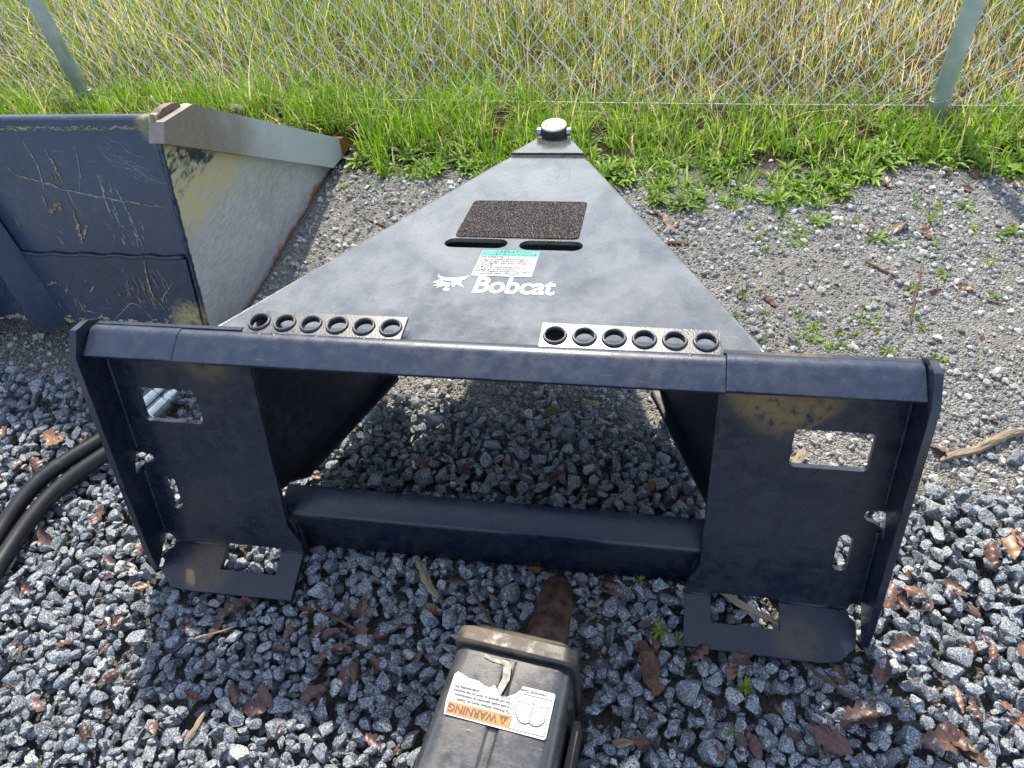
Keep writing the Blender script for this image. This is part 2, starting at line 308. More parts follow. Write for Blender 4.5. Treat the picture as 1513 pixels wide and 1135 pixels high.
def tube(path, rad, sides=8, cap=True, jitter=0.0):
    path = [Vector(p) for p in path]; n = len(path); V = []; F = []
    up = None
    for i, p in enumerate(path):
        d = (path[min(i + 1, n - 1)] - path[max(i - 1, 0)]).normalized()
        if up is None: up = Vector((0, 0, 1)) if abs(d.z) < 0.9 else Vector((1, 0, 0))
        s = d.cross(up).normalized(); up = s.cross(d).normalized()
        r = rad[i] if hasattr(rad, '__len__') else rad
        for k in range(sides):
            a = 2 * math.pi * k / sides; rr = r * (1 + random.uniform(-jitter, jitter)); V.append(p + s * (rr * math.cos(a)) + up * (rr * math.sin(a)))
    for i in range(n - 1):
        for k in range(sides):
            a, b = i * sides + k, i * sides + (k + 1) % sides; F.append((a, b, b + sides, a + sides))
    if cap: F += [tuple(range(sides - 1, -1, -1)), tuple(range((n - 1) * sides, n * sides))]
    return V, F
def tubeobj(name, path, rad, mat, parent=None, sides=10, smooth=True, jitter=0.0):
    V, F = tube(path, rad, sides, True, jitter); me = fix(mesh(name, V, F, smooth)); return link(name, me, mat, parent)
def spline(pts, n=8):
    pts = [Vector(p) for p in pts]; P = [pts[0]] + pts + [pts[-1]]; out = []
    for i in range(1, len(P) - 2):
        for k in range(n):
            t = k / n; a, b, c, d = P[i - 1], P[i], P[i + 1], P[i + 2]
            out.append(0.5 * ((2 * b) + (c - a) * t + (2 * a - 5 * b + 4 * c - d) * t * t + (3 * b - a - 3 * c + d) * t ** 3))
    out.append(pts[-1]); return out
def text_obj(name, s, size, mat, parent, mtx, offset=0.0, align='LEFT', xs=1.0, spacing=1.0, ext=0.00015):
    cu = bpy.data.curves.new(name, 'FONT'); cu.body = s; cu.size = size; cu.offset = offset; cu.extrude = ext; cu.align_x = align; cu.resolution_u = 3; cu.space_character = spacing
    tmp = bpy.data.objects.new(name + '_tmp', cu); COL.objects.link(tmp)
    dg = bpy.context.evaluated_depsgraph_get(); me = bpy.data.meshes.new_from_object(tmp.evaluated_get(dg))
    bpy.data.objects.remove(tmp); bpy.data.curves.remove(cu)
    me.transform(mtx @ Matrix.Diagonal((xs, 1, 1, 1))); me.materials.clear(); return link(name, me, mat, parent)
# ------------------------------------------------------------------ ground
def gz(x, y):
    return 0.010 * mnoise.noise(Vector((x * 1.7, y * 1.7, 3.1))) + 0.004 * mnoise.noise(Vector((x * 9, y * 9, 8.2)))
xs = [-120, -60, -30, -15, -8, -5] + [-3.6 + 0.06 * i for i in range(121)] + [5, 8, 15, 30, 60, 120]
ys = [-60, -30, -15, -8, -4, -2.4] + [-1.5 + 0.05 * i for i in range(120)] + [6, 8, 12, 20, 40, 80, 160]
V = []; F = []
for j, y in enumerate(ys):
    for i, x in enumerate(xs):
        bed = -0.030 if y < 0.30 else (-0.030 + 0.026 * min(1, (y - 0.30) / 0.25))
        V.append((x, y, bed + (gz(x, y) * (1.0 if y > 0.5 else 0.4) if abs(x) < 4 and -1.6 < y < 4.6 else 0)))
for j in range(len(ys) - 1):
    for i in range(len(xs) - 1):
        a = j * len(xs) + i; F.append((a, a + 1, a + 1 + len(xs), a + len(xs)))
ground = link('ground', mesh('ground', V, F, True), 'ground'); tag(ground, kind='structure')

# ------------------------------------------------------------------ chain link fence
FA = Vector((-1.612, 1.528, 0)); FB = Vector((0.929, 1.437, 0)); FD = (FB - FA).normalized(); FN = Vector((-FD.y, FD.x, 0))
fence = thing('chain_link_fence', (-0.34, 1.48, 0), 'galvanised chain-link fence with round posts in front of the overgrown field', 'fence')
for i, (t0, tilt) in enumerate(((0.0, 0.0), (2.5426, 0.0), (-2.54, 0.0), (5.08, 0.0))):
    b = FA + FD * t0; r = 0.0225
    post = tubeobj('fence_post', [b + Vector((0, 0, -0.15)), b + Vector((0, 0, 0.6)), b + Vector((0, 0, 1.80)), b + Vector((0, 0, 1.815))], [r, r, r, r * 0.6], 'post', fence, 28)
    ring = []
    for k in range(25):
        a = 2 * math.pi * k / 24; ring.append(b + FD * (math.cos(a) * (r + 0.002 + (0.012 if k % 24 == 0 else 0))) + FN * (math.sin(a) * (r + 0.002)) + Vector((0, 0, 0.060 + 0.008 * math.cos(a))))
    tubeobj('tie_wire', ring, 0.0013, 'zinc', fence, 6)
PW, PH = 0.031, 0.0375
x_node = (Vector((-0.0804, 1.4732, 0)) - FA).dot(FD); z_node = 0.171
def zig(par):
    pts = []; nz = 36
    for k in range(nz):
        z = z_node - 4 * PH + k * PH; right = (k + par) % 2; xx = PW if right else 0.0; dep = 0.0022 if right else -0.0022
        sgn = 1 if right else -1
        pts += [Vector((xx - sgn * 0.0045, dep * 0.5, z - 0.006)), Vector((xx, dep, z - 0.0012)), Vector((xx, -dep, z + 0.0012)), Vector((xx - sgn * 0.0045, -dep * 0.5, z + 0.006))]
    return pts
wm = []
for par in (0, 1):
    V, F = tube(zig(par), 0.0014, 6); wm.append(fix(mesh('wire', V, F, True))); wm[-1].materials.append(M['fence_wire'])
i0 = math.floor((-1.5 - x_node) / PW)
rz = math.atan2(FD.y, FD.x)
for i in range(i0, i0 + 172):
    o = link('wire', wm[i % 2], None, fence); p = FA + FD * (x_node + i * PW) + FN * 0.027
    sag = 0.004 * math.sin(i * 0.37) + 0.003 * math.sin(i * 1.31)
    o.matrix_parent_inverse = ROOT_INV[fence.name]; o.location = (p.x, p.y, sag * 0.6); o.rotation_euler = (random.uniform(-0.006, 0.006), random.uniform(-0.012, 0.012), rz)
tubeobj('tension_wire', [FA + FD * t + FN * 0.024 + Vector((0, 0, 0.027 + 0.003 * math.sin(t * 2.2))) for t in np.linspace(-2.5, 5.0, 60)], 0.0013, 'post', fence, 6)

# ------------------------------------------------------------------ loader bucket
BA = Vector((0, 0.463, 0.0765)); BB = Vector((0, 0.590, 0.4725)); BU = (BB - BA).normalized(); BN = Vector((0, -BU.z, BU.y))
def BP(x, s, d=0.0): return Vector((x, 0, 0)) + BA + BU * s + BN * d
XR, XL = -0.660, -2.36
bucket = thing('loader_bucket', (-1.5, 0.9, 0), 'scratched blue loader bucket with bare steel side resting on the gravel', 'bucket')
def thick(poly, th):
    """closed ring around an open polyline, offset to one side"""
    P = [Vector(p) for p in poly]; out = []
    for i, p in enumerate(P):
        d1 = (P[i] - P[i - 1]).normalized() if i else None; d2 = (P[i + 1] - P[i]).normalized() if i < len(P) - 1 else None
        d = (d1 + d2).normalized() if d1 and d2 else (d1 or d2); n = Vector((-d.y, d.x)); k = 1.0 / max(0.5, n.dot(Vector((-(d1 or d2).y, (d1 or d2).x)))); out.append(p + n * th * k)
    return [tuple(p) for p in P] + [tuple(p) for p in reversed(out)]
arc = [(0.62, 0.006), (0.56, 0.012), (0.515, 0.032), (0.480, 0.058), (0.463, 0.0765)]
prof = [(1.20, 0.006)] + arc + [(0.5835, 0.4525), (0.586, 0.458), (0.591, 0.4615), (0.5975, 0.4625), (0.609, 0.459)]
extr('shell', thick(prof, -0.010), XL, XR - 0.004, 'bucket', bucket)
extr('cutting_edge', [(1.12, 0.019), (1.10, 0.001), (1.33, 0.001), (1.345, 0.004), (1.30, 0.018)], XL, XR - 0.012, 'steel', bucket)
side = [(0.463, 0.0765), (0.480, 0.056), (0.515, 0.029), (0.56, 0.009), (0.62, 0.001), (1.17, 0.001), (1.290, 0.004), (1.20, 0.080), (0.70, 0.432), (0.612, 0.462), (0.588, 0.466)]
for xx, mt in ((XR, 'steel'), (XL + 0.004, 'steel')):
    slab('side_panel', side, [], 0.012, (lambda X: lambda a, b, d: Vector((X + d, a, b)))(xx), mt, bucket)
cut = [(0.580, 0.458), (0.679, 0.441), (1.262, 0.043), (1.312, 0.010), (1.280, 0.0), (1.156, 0.016), (1.112, 0.048), (0.556, 0.430)]
slab('side_cutter', cut, [], 0.030, lambda a, b, d: Vector((-0.640 + d, a, b)), 'blade', bucket)
slab('side_cutter', cut, [], 0.046, lambda a, b, d: Vector((XL - 0.02 - d, a, b)), 'blade', bucket)
slab('top_lug', [(0.588, 0.430), (0.672, 0.430), (0.664, 0.452), (0.645, 0.460), (0.614, 0.466), (0.600, 0.463), (0.589, 0.453)], [], 0.016, lambda a, b, d: Vector((-0.657 + d, a, b)), 'lug', bucket)
slab('back_doubler', [(XL, -0.004), (XR - 0.010, -0.008), (XR - 0.008, 0.143), (XL, 0.150)], [], 0.007, lambda a, b, d: BP(a, b, 0.0068 + d), 'bucket', bucket)
tubeobj('weld_bead', [BP(x, 0.1445 + 0.0015 * math.sin(x * 90), 0.005) for x in np.linspace(XL, XR - 0.012, 180)], 0.0040, 'bucket', bucket, 6, True, 0.2)
tubeobj('weld_bead', [BP(XR - 0.003, s, 0.001) for s in np.linspace(0.0, 0.412, 70)], 0.0045, 'bucket', bucket, 6, True, 0.22)
for dx in (0.0, -0.42, -0.84):                                    # slanted hook gussets on the back
    b0 = BP(-1.066 + dx, 0.203, 0); b1 = BP(-0.994 + dx, -0.004, 0.0); e = (b1 - b0); L = e.length; e.normalize(); o_ = BN * 0.9 + Vector((-0.45, 0, 0)); o_.normalize()
    nn = e.cross(o_).normalized()
    slab('gusset', [(-0.22, 0), (L, 0), (L + 0.012, 0.040), (L - 0.02, 0.062), (-0.22, 0.045)], [], 0.012, lambda a, b, d: b0 + e * a + o_ * b + nn * d, 'bucket', bucket)
slab('hinge_bracket', rrect(-0.02, 0, 0.10, 0.075, 0.02), [circ(0.05, 0.045, 0.014)], 0.016, lambda a, b, d: BP(-1.155 + d, a + 0.0, b), 'blade', bucket)
def ribbons(name, mat, lines, parent, off):
    V = []; F = []
    for pts, w in lines:
        pts = [q + Vector((random.gauss(0, w * 0.22), random.gauss(0, w * 0.22), 0)) for q in spline([(p[0], p[1], 0) for p in pts], 9)]; n = len(pts); k = len(V)
        for i, p in enumerate(pts):
            d = (pts[min(i + 1, n - 1)] - pts[max(i - 1, 0)]).normalized(); s = Vector((-d.y, d.x, 0))
            ww = w * 0.8 * (0.35 + 0.65 * math.sin(math.pi * min(1, max(0.03, i / (n - 1))))) * random.uniform(0.25, 1.5); dd = off + (0.0072 if p.y < 0.142 else 0.0)
            V += [BP(p.x + s.x * ww / 2, p.y + s.y * ww / 2, dd), BP(p.x - s.x * ww / 2, p.y - s.y * ww / 2, dd)]
            if i: F.append((k + 2 * i - 2, k + 2 * i - 1, k + 2 * i + 1, k + 2 * i))
    return link(name, mesh(name, V, F), mat, parent)
MK = {'straw': [(-0.999, 0.318), (-0.981, 0.301), (-0.933, 0.29), (-0.895, 0.277), (-0.819, 0.262), (-0.757, 0.253), (-0.684, 0.243)], 's1': [(-0.954, 0.38), (-0.941, 0.353), (-0.932, 0.32), (-0.933, 0.292), (-0.935, 0.273)], 's2': [(-0.902, 0.348), (-0.895, 0.325), (-0.892, 0.304), (-0.887, 0.283)], 's3': [(-0.886, 0.278), (-0.881, 0.254), (-0.87, 0.225)], 's4': [(-0.887, 0.232), (-0.888, 0.199), (-0.892, 0.166)], 's5': [(-0.866, 0.205), (-0.884, 0.179)], 's6': [(-0.773, 0.253), (-0.764, 0.217), (-0.758, 0.156)], 's6b': [(-0.758, 0.138), (-0.763, 0.098), (-0.763, 0.033)], 's7': [(-0.838, 0.357), (-0.844, 0.311), (-0.858, 0.274)], 's8': [(-0.809, 0.288), (-0.808, 0.255), (-0.806, 0.221)], 's9': [(-0.871, 0.003), (-0.842, 0.027), (-0.816, 0.045), (-0.794, 0.034), (-0.776, 0.007)], 's10': [(-0.94, 0.025), (-0.886, 0.018)], 's11': [(-0.708, 0.095), (-0.74, 0.061), (-0.738, 0.051)], 'b1': [(-0.937, 0.231), (-0.915, 0.246), (-0.914, 0.234)], 's12': [(-0.944, 0.263), (-0.942, 0.241)], 's13': [(-0.999, 0.079), (-0.976, 0.086)], 's14': [(-0.904, 0.066), (-0.891, 0.08)]}
W = dict(straw=0.0028, s1=0.0022, s2=0.006, s3=0.0018, s4=0.009, s5=0.006, s6=0.0022, s6b=0.004, s7=0.002, s8=0.004, s9=0.0022, s10=0.0018, s11=0.0018, b1=0.011, s12=0.005, s13=0.006, s14=0.004)
ribbons('long_scratch', 'cream', [(MK['straw'], 0.0034)], bucket, 0.0016)
cr_, tn_, wh_ = [], [], []
for k, p in MK.items():
    if k != 'straw': (tn_ if k in ('s4', 's5', 's2', 'b1', 's13', 's6b', 's12') else cr_).append((p, W[k]))
def dash(cx, cy, n, sx, sy, L, w, dst, lean=0.15):
    for _ in range(n):
        x = cx + random.gauss(0, sx); y = cy + random.gauss(0, sy); l = L * random.uniform(0.3, 1.2); a = random.gauss(lean, 0.2)
        if not (0.004 < y < 0.395) or 0.128 < y < 0.165 or x > -0.682: continue
        dst.append(([(x, y), (x + l * math.sin(a) * 0.5, y - l * 0.5), (x + l * math.sin(a), y - l)], w * random.uniform(0.4, 1.3)))
dash(-0.790, 0.080, 26, 0.018, 0.016, 0.036, 0.0020, tn_); dash(-0.800, 0.270, 9, 0.008, 0.02, 0.03, 0.0022, wh_); dash(-0.77, 0.20, 8, 0.014, 0.02, 0.016, 0.003, wh_)
dash(-0.895, 0.29, 7, 0.012, 0.03, 0.02, 0.003, tn_); dash(-0.95, 0.06, 8, 0.03, 0.03, 0.012, 0.003, cr_); dash(-0.83, 0.10, 14, 0.09, 0.04, 0.012, 0.0016, cr_); dash(-0.72, 0.10, 9, 0.016, 0.03, 0.03, 0.0014, cr_)
dash(-0.95, 0.19, 8, 0.03, 0.012, 0.008, 0.002, wh_, 1.3); dash(-0.80, 0.20, 10, 0.02, 0.02, 0.014, 0.003, wh_); dash(-1.08, 0.28, 8, 0.06, 0.05, 0.03, 0.003, tn_)
for _ in range(16):                                               # curved fine scuffs near the upper corner
    x = random.uniform(-0.80, -0.71); y = random.uniform(0.31, 0.385); wh_.append(([(x, y), (x + 0.018, y - 0.018), (x + 0.05, y - 0.024)], 0.0008))
for _ in range(150):                                               # chipped strip along the rolled top and the bottom edge
    x = random.uniform(-1.3, -0.69); cr_.append(([(x, 0.3885 + random.uniform(-0.005, 0.004)), (x + random.uniform(0.004, 0.02), 0.3885 + random.uniform(-0.005, 0.004))], random.uniform(0.0006, 0.0028)))
for _ in range(60):
    x = random.uniform(-1.2, -0.68); y = random.uniform(-0.002, 0.010) + (0.014 if x > -0.74 else 0); cr_.append(([(x, y), (x + random.uniform(0.006, 0.02), y + random.uniform(-.002, .002))], random.uniform(0.002, 0.008)))
for nme, mt, ls, of in (('primer_scratches', 'cream', cr_, 0.0010), ('tan_scratches', 'tan', tn_, 0.0013), ('pale_scuffs', 'whitish', wh_, 0.0007)):
    tag(ribbons(nme, mt, ls, bucket, of), kind='stuff')

# ------------------------------------------------------------------ scraper attachment
PU = Vector((0, 0.31064, 0.95050)); PO = Vector((0, -0.95053, 0.31063)); P00 = Vector((0, 0, 0.0305))
def PL(u, v, w=0.0): return P00 + Vector((u, 0, 0)) + PU * v + PO * w
scr = thing('scraper_attachment', (0, 0.3, 0), 'dark navy skid-steer scraper attachment with triangular deck and wide mounting plate', 'loader attachment')
FLD = (PU * -0.040 + PO * 0.062).normalized(); FLN = Vector((1, 0, 0)).cross(FLD); FLN = -FLN if FLN.z < 0 else FLN
def plate_outline(s):
    P = [(0.314, 0.392), (0.314, 0.060), (0.311, 0.046), (0.303, 0.030), (0.297, 0.018), (0.297, 0.0), (0.334, 0.0), (0.334, 0.006), (0.429, 0.006), (0.429, 0.0), (0.520, 0.0)]
    P += [(0.535 + 0.014 * math.cos(a), 0.002 + 0.014 * math.sin(a)) for a in np.linspace(math.pi, math.pi / 2, 6)]
    P += [(0.535, 0.149), (0.526, 0.156), (0.517, 0.158), (0.512, 0.164), (0.513, 0.172), (0.520, 0.177), (0.535, 0.175), (0.535, 0.392)]
    return [(s * u, v) for u, v in P]
def obround(s, cx, v0, v1, r):
    P = [(cx + r * math.cos(a), v1 + r * math.sin(a)) for a in np.linspace(0, math.pi, 9)] + [(cx + r * math.cos(a), v0 + r * math.sin(a)) for a in np.linspace(math.pi, 2 * math.pi, 9)]
    return [(s * u, v) for u, v in P]
for s in (-1, 1):
    win = [(s * u, v) for u, v in rrect(0.409, 0.235, 0.504, 0.292, 0.008, 5)]
    mp = slab('mounting_plate', plate_outline(s), [win, obround(s, 0.497, 0.079, 0.123, 0.0095)], 0.009, lambda a, b, d: PL(a, b, d), 'navy', scr)
    if s > 0: mp['label'] = 'mounting plate with rusty ochre stain below the lip'
    fl = [(0.297, 0.0), (0.297, 0.074), (0.480, 0.076), (0.505, 0.072), (0.528, 0.050), (0.530, 0.022)] + [(0.535 + 0.015 * math.cos(a), 0.002 + 0.015 * math.sin(a)) for a in np.linspace(math.radians(110), math.pi, 5)] + [(0.429, 0.0), (0.429, 0.038), (0.334, 0.038), (0.334, 0.0)]
    slab('bottom_flange', [(s * a, b) for a, b in fl], [], 0.009, lambda a, b, d: P00 + Vector((a, 0, 0)) + FLD * b + FLN * d, 'navy', scr)
    tubeobj('bend_fillet', [PL(s * u, 0.0, -0.0035) for u in (0.2985, 0.332)], 0.0046, 'navy', scr, 10); tubeobj('bend_fillet', [PL(s * u, 0.0, -0.0035) for u in (0.431, 0.519)], 0.0046, 'navy', scr, 10)
    sp = [(0.0, 0.014), (0.014, 0.0), (0.030, -0.020), (0.041, -0.027), (0.046, 0.02), (0.050, 0.20), (0.053, 0.362), (0.036, 0.397), (0.010, 0.401), (-0.010, 0.394), (-0.010, 0.178), (0.004, 0.1765), (0.012, 0.165), (0.018, 0.150), (0.016, 0.145), (0.009, 0.150), (-0.010, 0.152), (-0.010, 0.014)]
    side_o = slab('side_plate', sp, [], 0.0095, lambda a, b, d: PL(s * (0.5352 - d), b, a), 'navy', scr)
    tubeobj('weld_bead', [PL(s * 0.5335, v, 0.001) for v in np.linspace(0.022, 0.142, 40)], 0.0032, 'navy', scr, 6, True, 0.15)
    tubeobj('weld_bead', [PL(s * 0.5335, v, 0.001) for v in np.linspace(0.184, 0.372, 60)], 0.0032, 'navy', scr, 6, True, 0.15)
def lip(name, u0, u1, dz, mat):
    cl = [(0.362, -0.0125), (0.376, -0.0125), (0.3835, -0.0105), (0.3875, -0.006), (0.3900, 0.001), (0.3905, 0.006), (0.3895, 0.0105), (0.3875, 0.0145), (0.3850, 0.0178), (0.3620, 0.0425)]
    ring = thick([(w, v + dz) for v, w in cl], -0.008)
    V = [PL(u0, b, a) for a, b in ring] + [PL(u1, b, a) for a, b in ring]; n = len(ring)
    F = [(i, (i + 1) % n, (i + 1) % n + n, i + n) for i in range(n)] + [tuple(range(n)), tuple(range(2 * n - 1, n - 1, -1))]
    return link(name, crisp(fix(mesh(name, V, F)), 50), mat, scr)
lip('top_lip', -0.5335, -0.400, 0.0010, 'lip'); lip('top_lip', -0.4003, 0.3155, 0.0, 'lip'); lip('top_lip', 0.3165, 0.5335, 0.0022, 'lip')
cmp_ = thick([(0.040, -0.012), (0.0345, 0.078), (0.0350, 0.0845), (0.0375, 0.090), (0.0415, 0.0935), (0.082, 0.1020)], -0.008)
extr('crossmember', cmp_, -0.330, 0.330, 'navy', scr)
for s in (-1, 1): tubeobj('weld_bead', [(s * (0.3135 - 0.001 * i), 0.041 - 0.0025 * i + 0.0, 0.070 - 0.006 * i) for i in range(9)], 0.006, 'navy', scr, 7, True, 0.25)
# deck
D0 = Vector((0, 0.128, 0.3915)); DT = Vector((0, 0.9785, -0.2063)); DN = Vector((0, 0.2063, 0.9785))
def DK(x, s, d=0.0): return D0 + Vector((x, 0, 0)) + DT * s + DN * d
def hw(s): return 0.370 - 0.4075 * s
LD = 0.7215
so = lambda x0, x1, s, r: rrect(x0, s - r, x1, s + r, r - 0.0002, 7)
slab('deck_plate', [(-hw(-0.022), -0.022), (hw(-0.022), -0.022), (hw(LD), LD), (-hw(LD), LD)], [so(-0.111, -0.007, 0.301, 0.0175), so(0.013, 0.115, 0.298, 0.0175)], 0.007, DK, 'deck', scr)
for s in (-1, 1):                                                  # rolled deck edge and sidewall under it
    tubeobj('deck_edge', [DK(s * (hw(t) - 0.001), t, -0.0042) for t in np.linspace(-0.01, LD, 24)], 0.0046, 'deck', scr, 10)
    Ls = math.hypot(0.294, 0.706); e = Vector((-s * 0.294 / Ls, 0.706 / Ls, 0)); b0 = Vector((s * 0.368, 0.128, 0)); nrm = Vector((-s * e.y, s * e.x, 0)).normalized()
    nrm = nrm if nrm.x * s < 0 else -nrm
    ztop = lambda a: 0.3835 - 0.149 * a / Ls
    sw = slab('sidewall', [(-0.02, 0.045), (0.305, 0.050), (0.335, ztop(0.335) - 0.070), (Ls, ztop(Ls) - 0.055), (Ls, ztop(Ls)), (-0.02, ztop(-0.02))], [], 0.008, lambda a, b, d: b0 + e * a - nrm * d + Vector((0, 0, b)), 'inner', scr)
    slab('sidewall_flange', [(-0.005, 0.0), (0.298, 0.0), (0.275, 0.024), (0.02, 0.024)], [], 0.006, lambda a, b, d: b0 + e * a + nrm * (b + 0.006) + Vector((0, 0, 0.0505 + d)), 'inner', scr)
slab('slot_light_block', [(-0.15, 0.20), (0.15, 0.20), (0.13, 0.40), (-0.13, 0.40)], [], 0.006, lambda a, b, d: DK(a, b, -0.075 + d), 'inner', scr)  # box added below the deck slots so that they stay black
slab('slot_light_block_wall', [(-0.13, -0.072), (0.13, -0.072), (0.13, -0.008), (-0.13, -0.008)], [], 0.005, lambda a, b, d: DK(a, 0.40 + d, b), 'inner', scr)
for s in (-1, 1): slab('slot_light_block_wall', [(0.20, -0.072), (0.40, -0.072), (0.40, -0.008), (0.20, -0.008)], [], 0.005, lambda a, b, d: DK(s * 0.128 + d, a, b), 'inner', scr)  # sides added to stop light leaking in under the slots
slab('nose_plate', [(-0.0745, 0.728), (0.0745, 0.728), (0.030, 0.835), (-0.030, 0.835)], [], 0.012, lambda a, b, d: DK(a, b, 0.006 + d), 'deck', scr)
slab('nose_step', [(-0.076, 0.7195), (0.076, 0.7195), (0.0745, 0.7285), (-0.0745, 0.7285)], [], 0.012, lambda a, b, d: DK(a, b, 0.0012 + d), 'inner', scr)
def lathe(name, prof, loc, mat, parent, n=36, axis='Z', smooth=True):
    V = []; F = []; m = len(prof)
    for k in range(n):
        a = 2 * math.pi * k / n
        for r, h in prof:
            p = (r * math.cos(a), r * math.sin(a), h) if axis == 'Z' else ((h, r * math.cos(a), r * math.sin(a)))
            V.append(Vector(loc) + Vector(p))
    for k in range(n):
        for i in range(m - 1):
            a, b = k * m + i, ((k + 1) % n) * m + i; F.append((a, b, b + 1, a + 1))
    me = fix(mesh(name, V, F, smooth)); return link(name, me, mat, parent)
AP = (0.0, 0.952, 0.0)
lathe('pivot_tube', [(0.0, -0.02), (0.026, -0.02), (0.026, 0.2235), (0.0, 0.2235)], AP, 'inner', scr, smooth=False)
lathe('pivot_collar', [(0.0262, 0.20), (0.0285, 0.203), (0.0285, 0.2455), (0.0270, 0.2475), (0.0185, 0.2475)], AP, 'black', scr)
lathe('pivot_cap', [(0.0272, 0.2465), (0.0272, 0.2495), (0.0262, 0.2510), (0.0188, 0.2510), (0.0180, 0.2500), (0.0180, 0.2480)], AP, 'cap', scr)
lathe('pivot_pin', [(0.0, 0.2512), (0.0160, 0.2512), (0.0166, 0.2505), (0.0166, 0.2470)], AP, 'capwhite', scr)
for s in (-1, 1):
    V = []; F = []
    b = Vector((s * 0.0275, 0.947, 0.236)); hexp = [(0.0085 * math.cos(math.pi / 3 * k), 0.0085 * math.sin(math.pi / 3 * k)) for k in range(6)]
    slab('clamp_bolt', hexp, [], 0.009, lambda a, c, d: b + Vector((s * (0.009 + d), a, c)), 'bolt', scr)
slab('scraper_blade', [(-0.09, 0.0), (0.09, 0.0), (0.07, 0.10), (-0.07, 0.10)], [], 0.010, lambda a, b, d: Vector((a, 0.985 + 0.3 * (0.1 - b) + d, b + 0.002)), 'rust', scr)
# perforated hose-tip strips at the rear of the deck
ring_me = None
for s in (-1, 1):
    x0, x1 = (-0.3125, -0.0905) if s < 0 else (0.0900, 0.3110)
    S0 = Vector((0, 0.1165, 0.4015)); S1 = Vector((0, 0.1610, 0.4030)); st = (S1 - S0).normalized(); sn = Vector((0, -st.z, st.y)); wS = (S1 - S0).length
    cs_ = [x0 + 0.018 + (x1 - x0 - 0.036) * i / 5 for i in range(6)]
    strip = slab('perforated_strip', [(x0, 0), (x1, 0), (x1, wS), (x0, wS)], [circ(c, 0.023, 0.0140, 28) for c in cs_], 0.0045, lambda a, b, d: S0 + Vector((a, 0, 0)) + st * b + sn * d, 'strip', scr)
    slab('strip_rear_leg', [(x0, 0.0), (x0 + 0.036, 0.0), (x0 + 0.036, 0.022), (x0, 0.022)], [], 0.004, lambda a, b, d: S1 + Vector((a, d - 0.001, -b - 0.0047)), 'deck', scr)
    for c in cs_:
        if ring_me is None:
            o = lathe('grommet_ring', [(0.0114, -0.006), (0.0118, 0.0015), (0.0127, 0.0034), (0.0144, 0.0034), (0.0156, 0.0012), (0.0158, 0.0004), (0.0140, -0.0004), (0.0138, -0.006), (0.0114, -0.006)], (0, 0, 0), 'ring', scr, 28); ring_me = o.data
        else: o = link('grommet_ring', ring_me, None, scr)
        o.location = S0 + Vector((c, 0, 0)) + st * 0.023; o.rotation_euler = (math.atan2(st.z, st.y), 0, 0)
    for a, b in ((x0 + 0.002, x0 + 0.058), (x0 + 0.092, x0 + 0.128), (x1 - 0.062, x1 - 0.003)):
        tubeobj('weld_bead', [S0 + Vector((x, -0.002 + 0.0012 * math.sin(x * 300), -0.0035 + 0.001 * math.sin(x * 210))) for x in np.linspace(a, b, 26)], [0.0045 + 0.0012 * math.sin(i * 1.3) for i in range(26)], 'lip', scr, 8, True, 0.12)
# tread pad, sticker, print on the deck
slab('tread_pad', rrect(-0.0995, 0.3235, 0.1055, 0.4785, 0.009, 5), [], 0.0013, lambda a, b, d: DK(a, b, 0.0014 + d), 'tread', scr)
def DM(x, s, d): 
    p = DK(x, s, d); return Matrix(((1, 0, 0, p.x), (0, DT.y, DN.y, p.y), (0, DT.z, DN.z, p.z), (0, 0, 0, 1)))
stk = slab('instruction_sticker', rrect(-0.0415, 0.1875, 0.0500, 0.2745, 0.002, 3), [], 0.0004, lambda a, b, d: DK(a, b, 0.0007 + d), 'white', scr)
stk['label'] = 'white sticker with green header reading OPERATION INSTRUCTIONS'
sth = slab('sticker_header', [(-0.0411, 0.2545), (0.0496, 0.2545), (0.0496, 0.2741), (-0.0411, 0.2741)], [], 0.0002, lambda a, b, d: DK(a, b, 0.0010 + d), 'teal', None)
def reparent(o, par):
    # par is a part whose own world matrix is the identity
    o.parent = par; o.matrix_parent_inverse = Matrix(); return o
for o in (sth,): reparent(o, stk)
def dtext(s, x, y, size, mat='greyink', off=0.0, xs=1.0, al='LEFT'): return reparent(text_obj('sticker_text', s, size, mat, None, DM(x, y, 0.0013), off, al, xs), stk)
dtext('OPERATION', 0.0085, 0.2660, 0.0088, 'ink', 0.0001, 1.25, 'CENTER'); dtext('INSTRUCTIONS', 0.0085, 0.2566, 0.0088, 'ink', 0.0001, 1.25, 'CENTER')
slab('sticker_mark', [(-0.039, 0.263), (-0.033, 0.263), (-0.036, 0.2585)], [], 0.0002, lambda a, b, d: DK(a, b, 0.0013 + d), 'ink', None); reparent(bpy.data.objects['sticker_mark'], stk)
for i, (x, tx) in enumerate(((-0.039, 'TO OPERATE:'), (-0.039, '1. Lower loader lift arms fully.'), (-0.039, '2. Tilt scraper down to surface'), (-0.034, 'and slightly raise front wheels'), (-0.034, 'of loader.'), (-0.039, '3. Move forward slowly into'), (-0.034, 'material to be scraped.'), (-0.039, 'NOTE: Replace scraper when worn'), (-0.029, 'and dull when necessary.'))):
    dtext(tx, x, 0.2478 - 0.0068 * i, 0.0066, 'ink', 0.0001, 0.88)
lg = text_obj('brand_lettering', 'Bobcat', 0.0680, 'logo', scr, DM(-0.0290, 0.1370, 0.0004), 0.0013, 'LEFT', 0.80, 0.96); lg['label'] = 'bold white lettering reading Bobcat'
bbx = [v.co.x for v in lg.data.vertices]; kx = 0.1185 / (max(bbx) - min(bbx)); mn = min(bbx)
for v in lg.data.vertices: v.co.x = -0.0290 + (v.co.x - mn) * kx
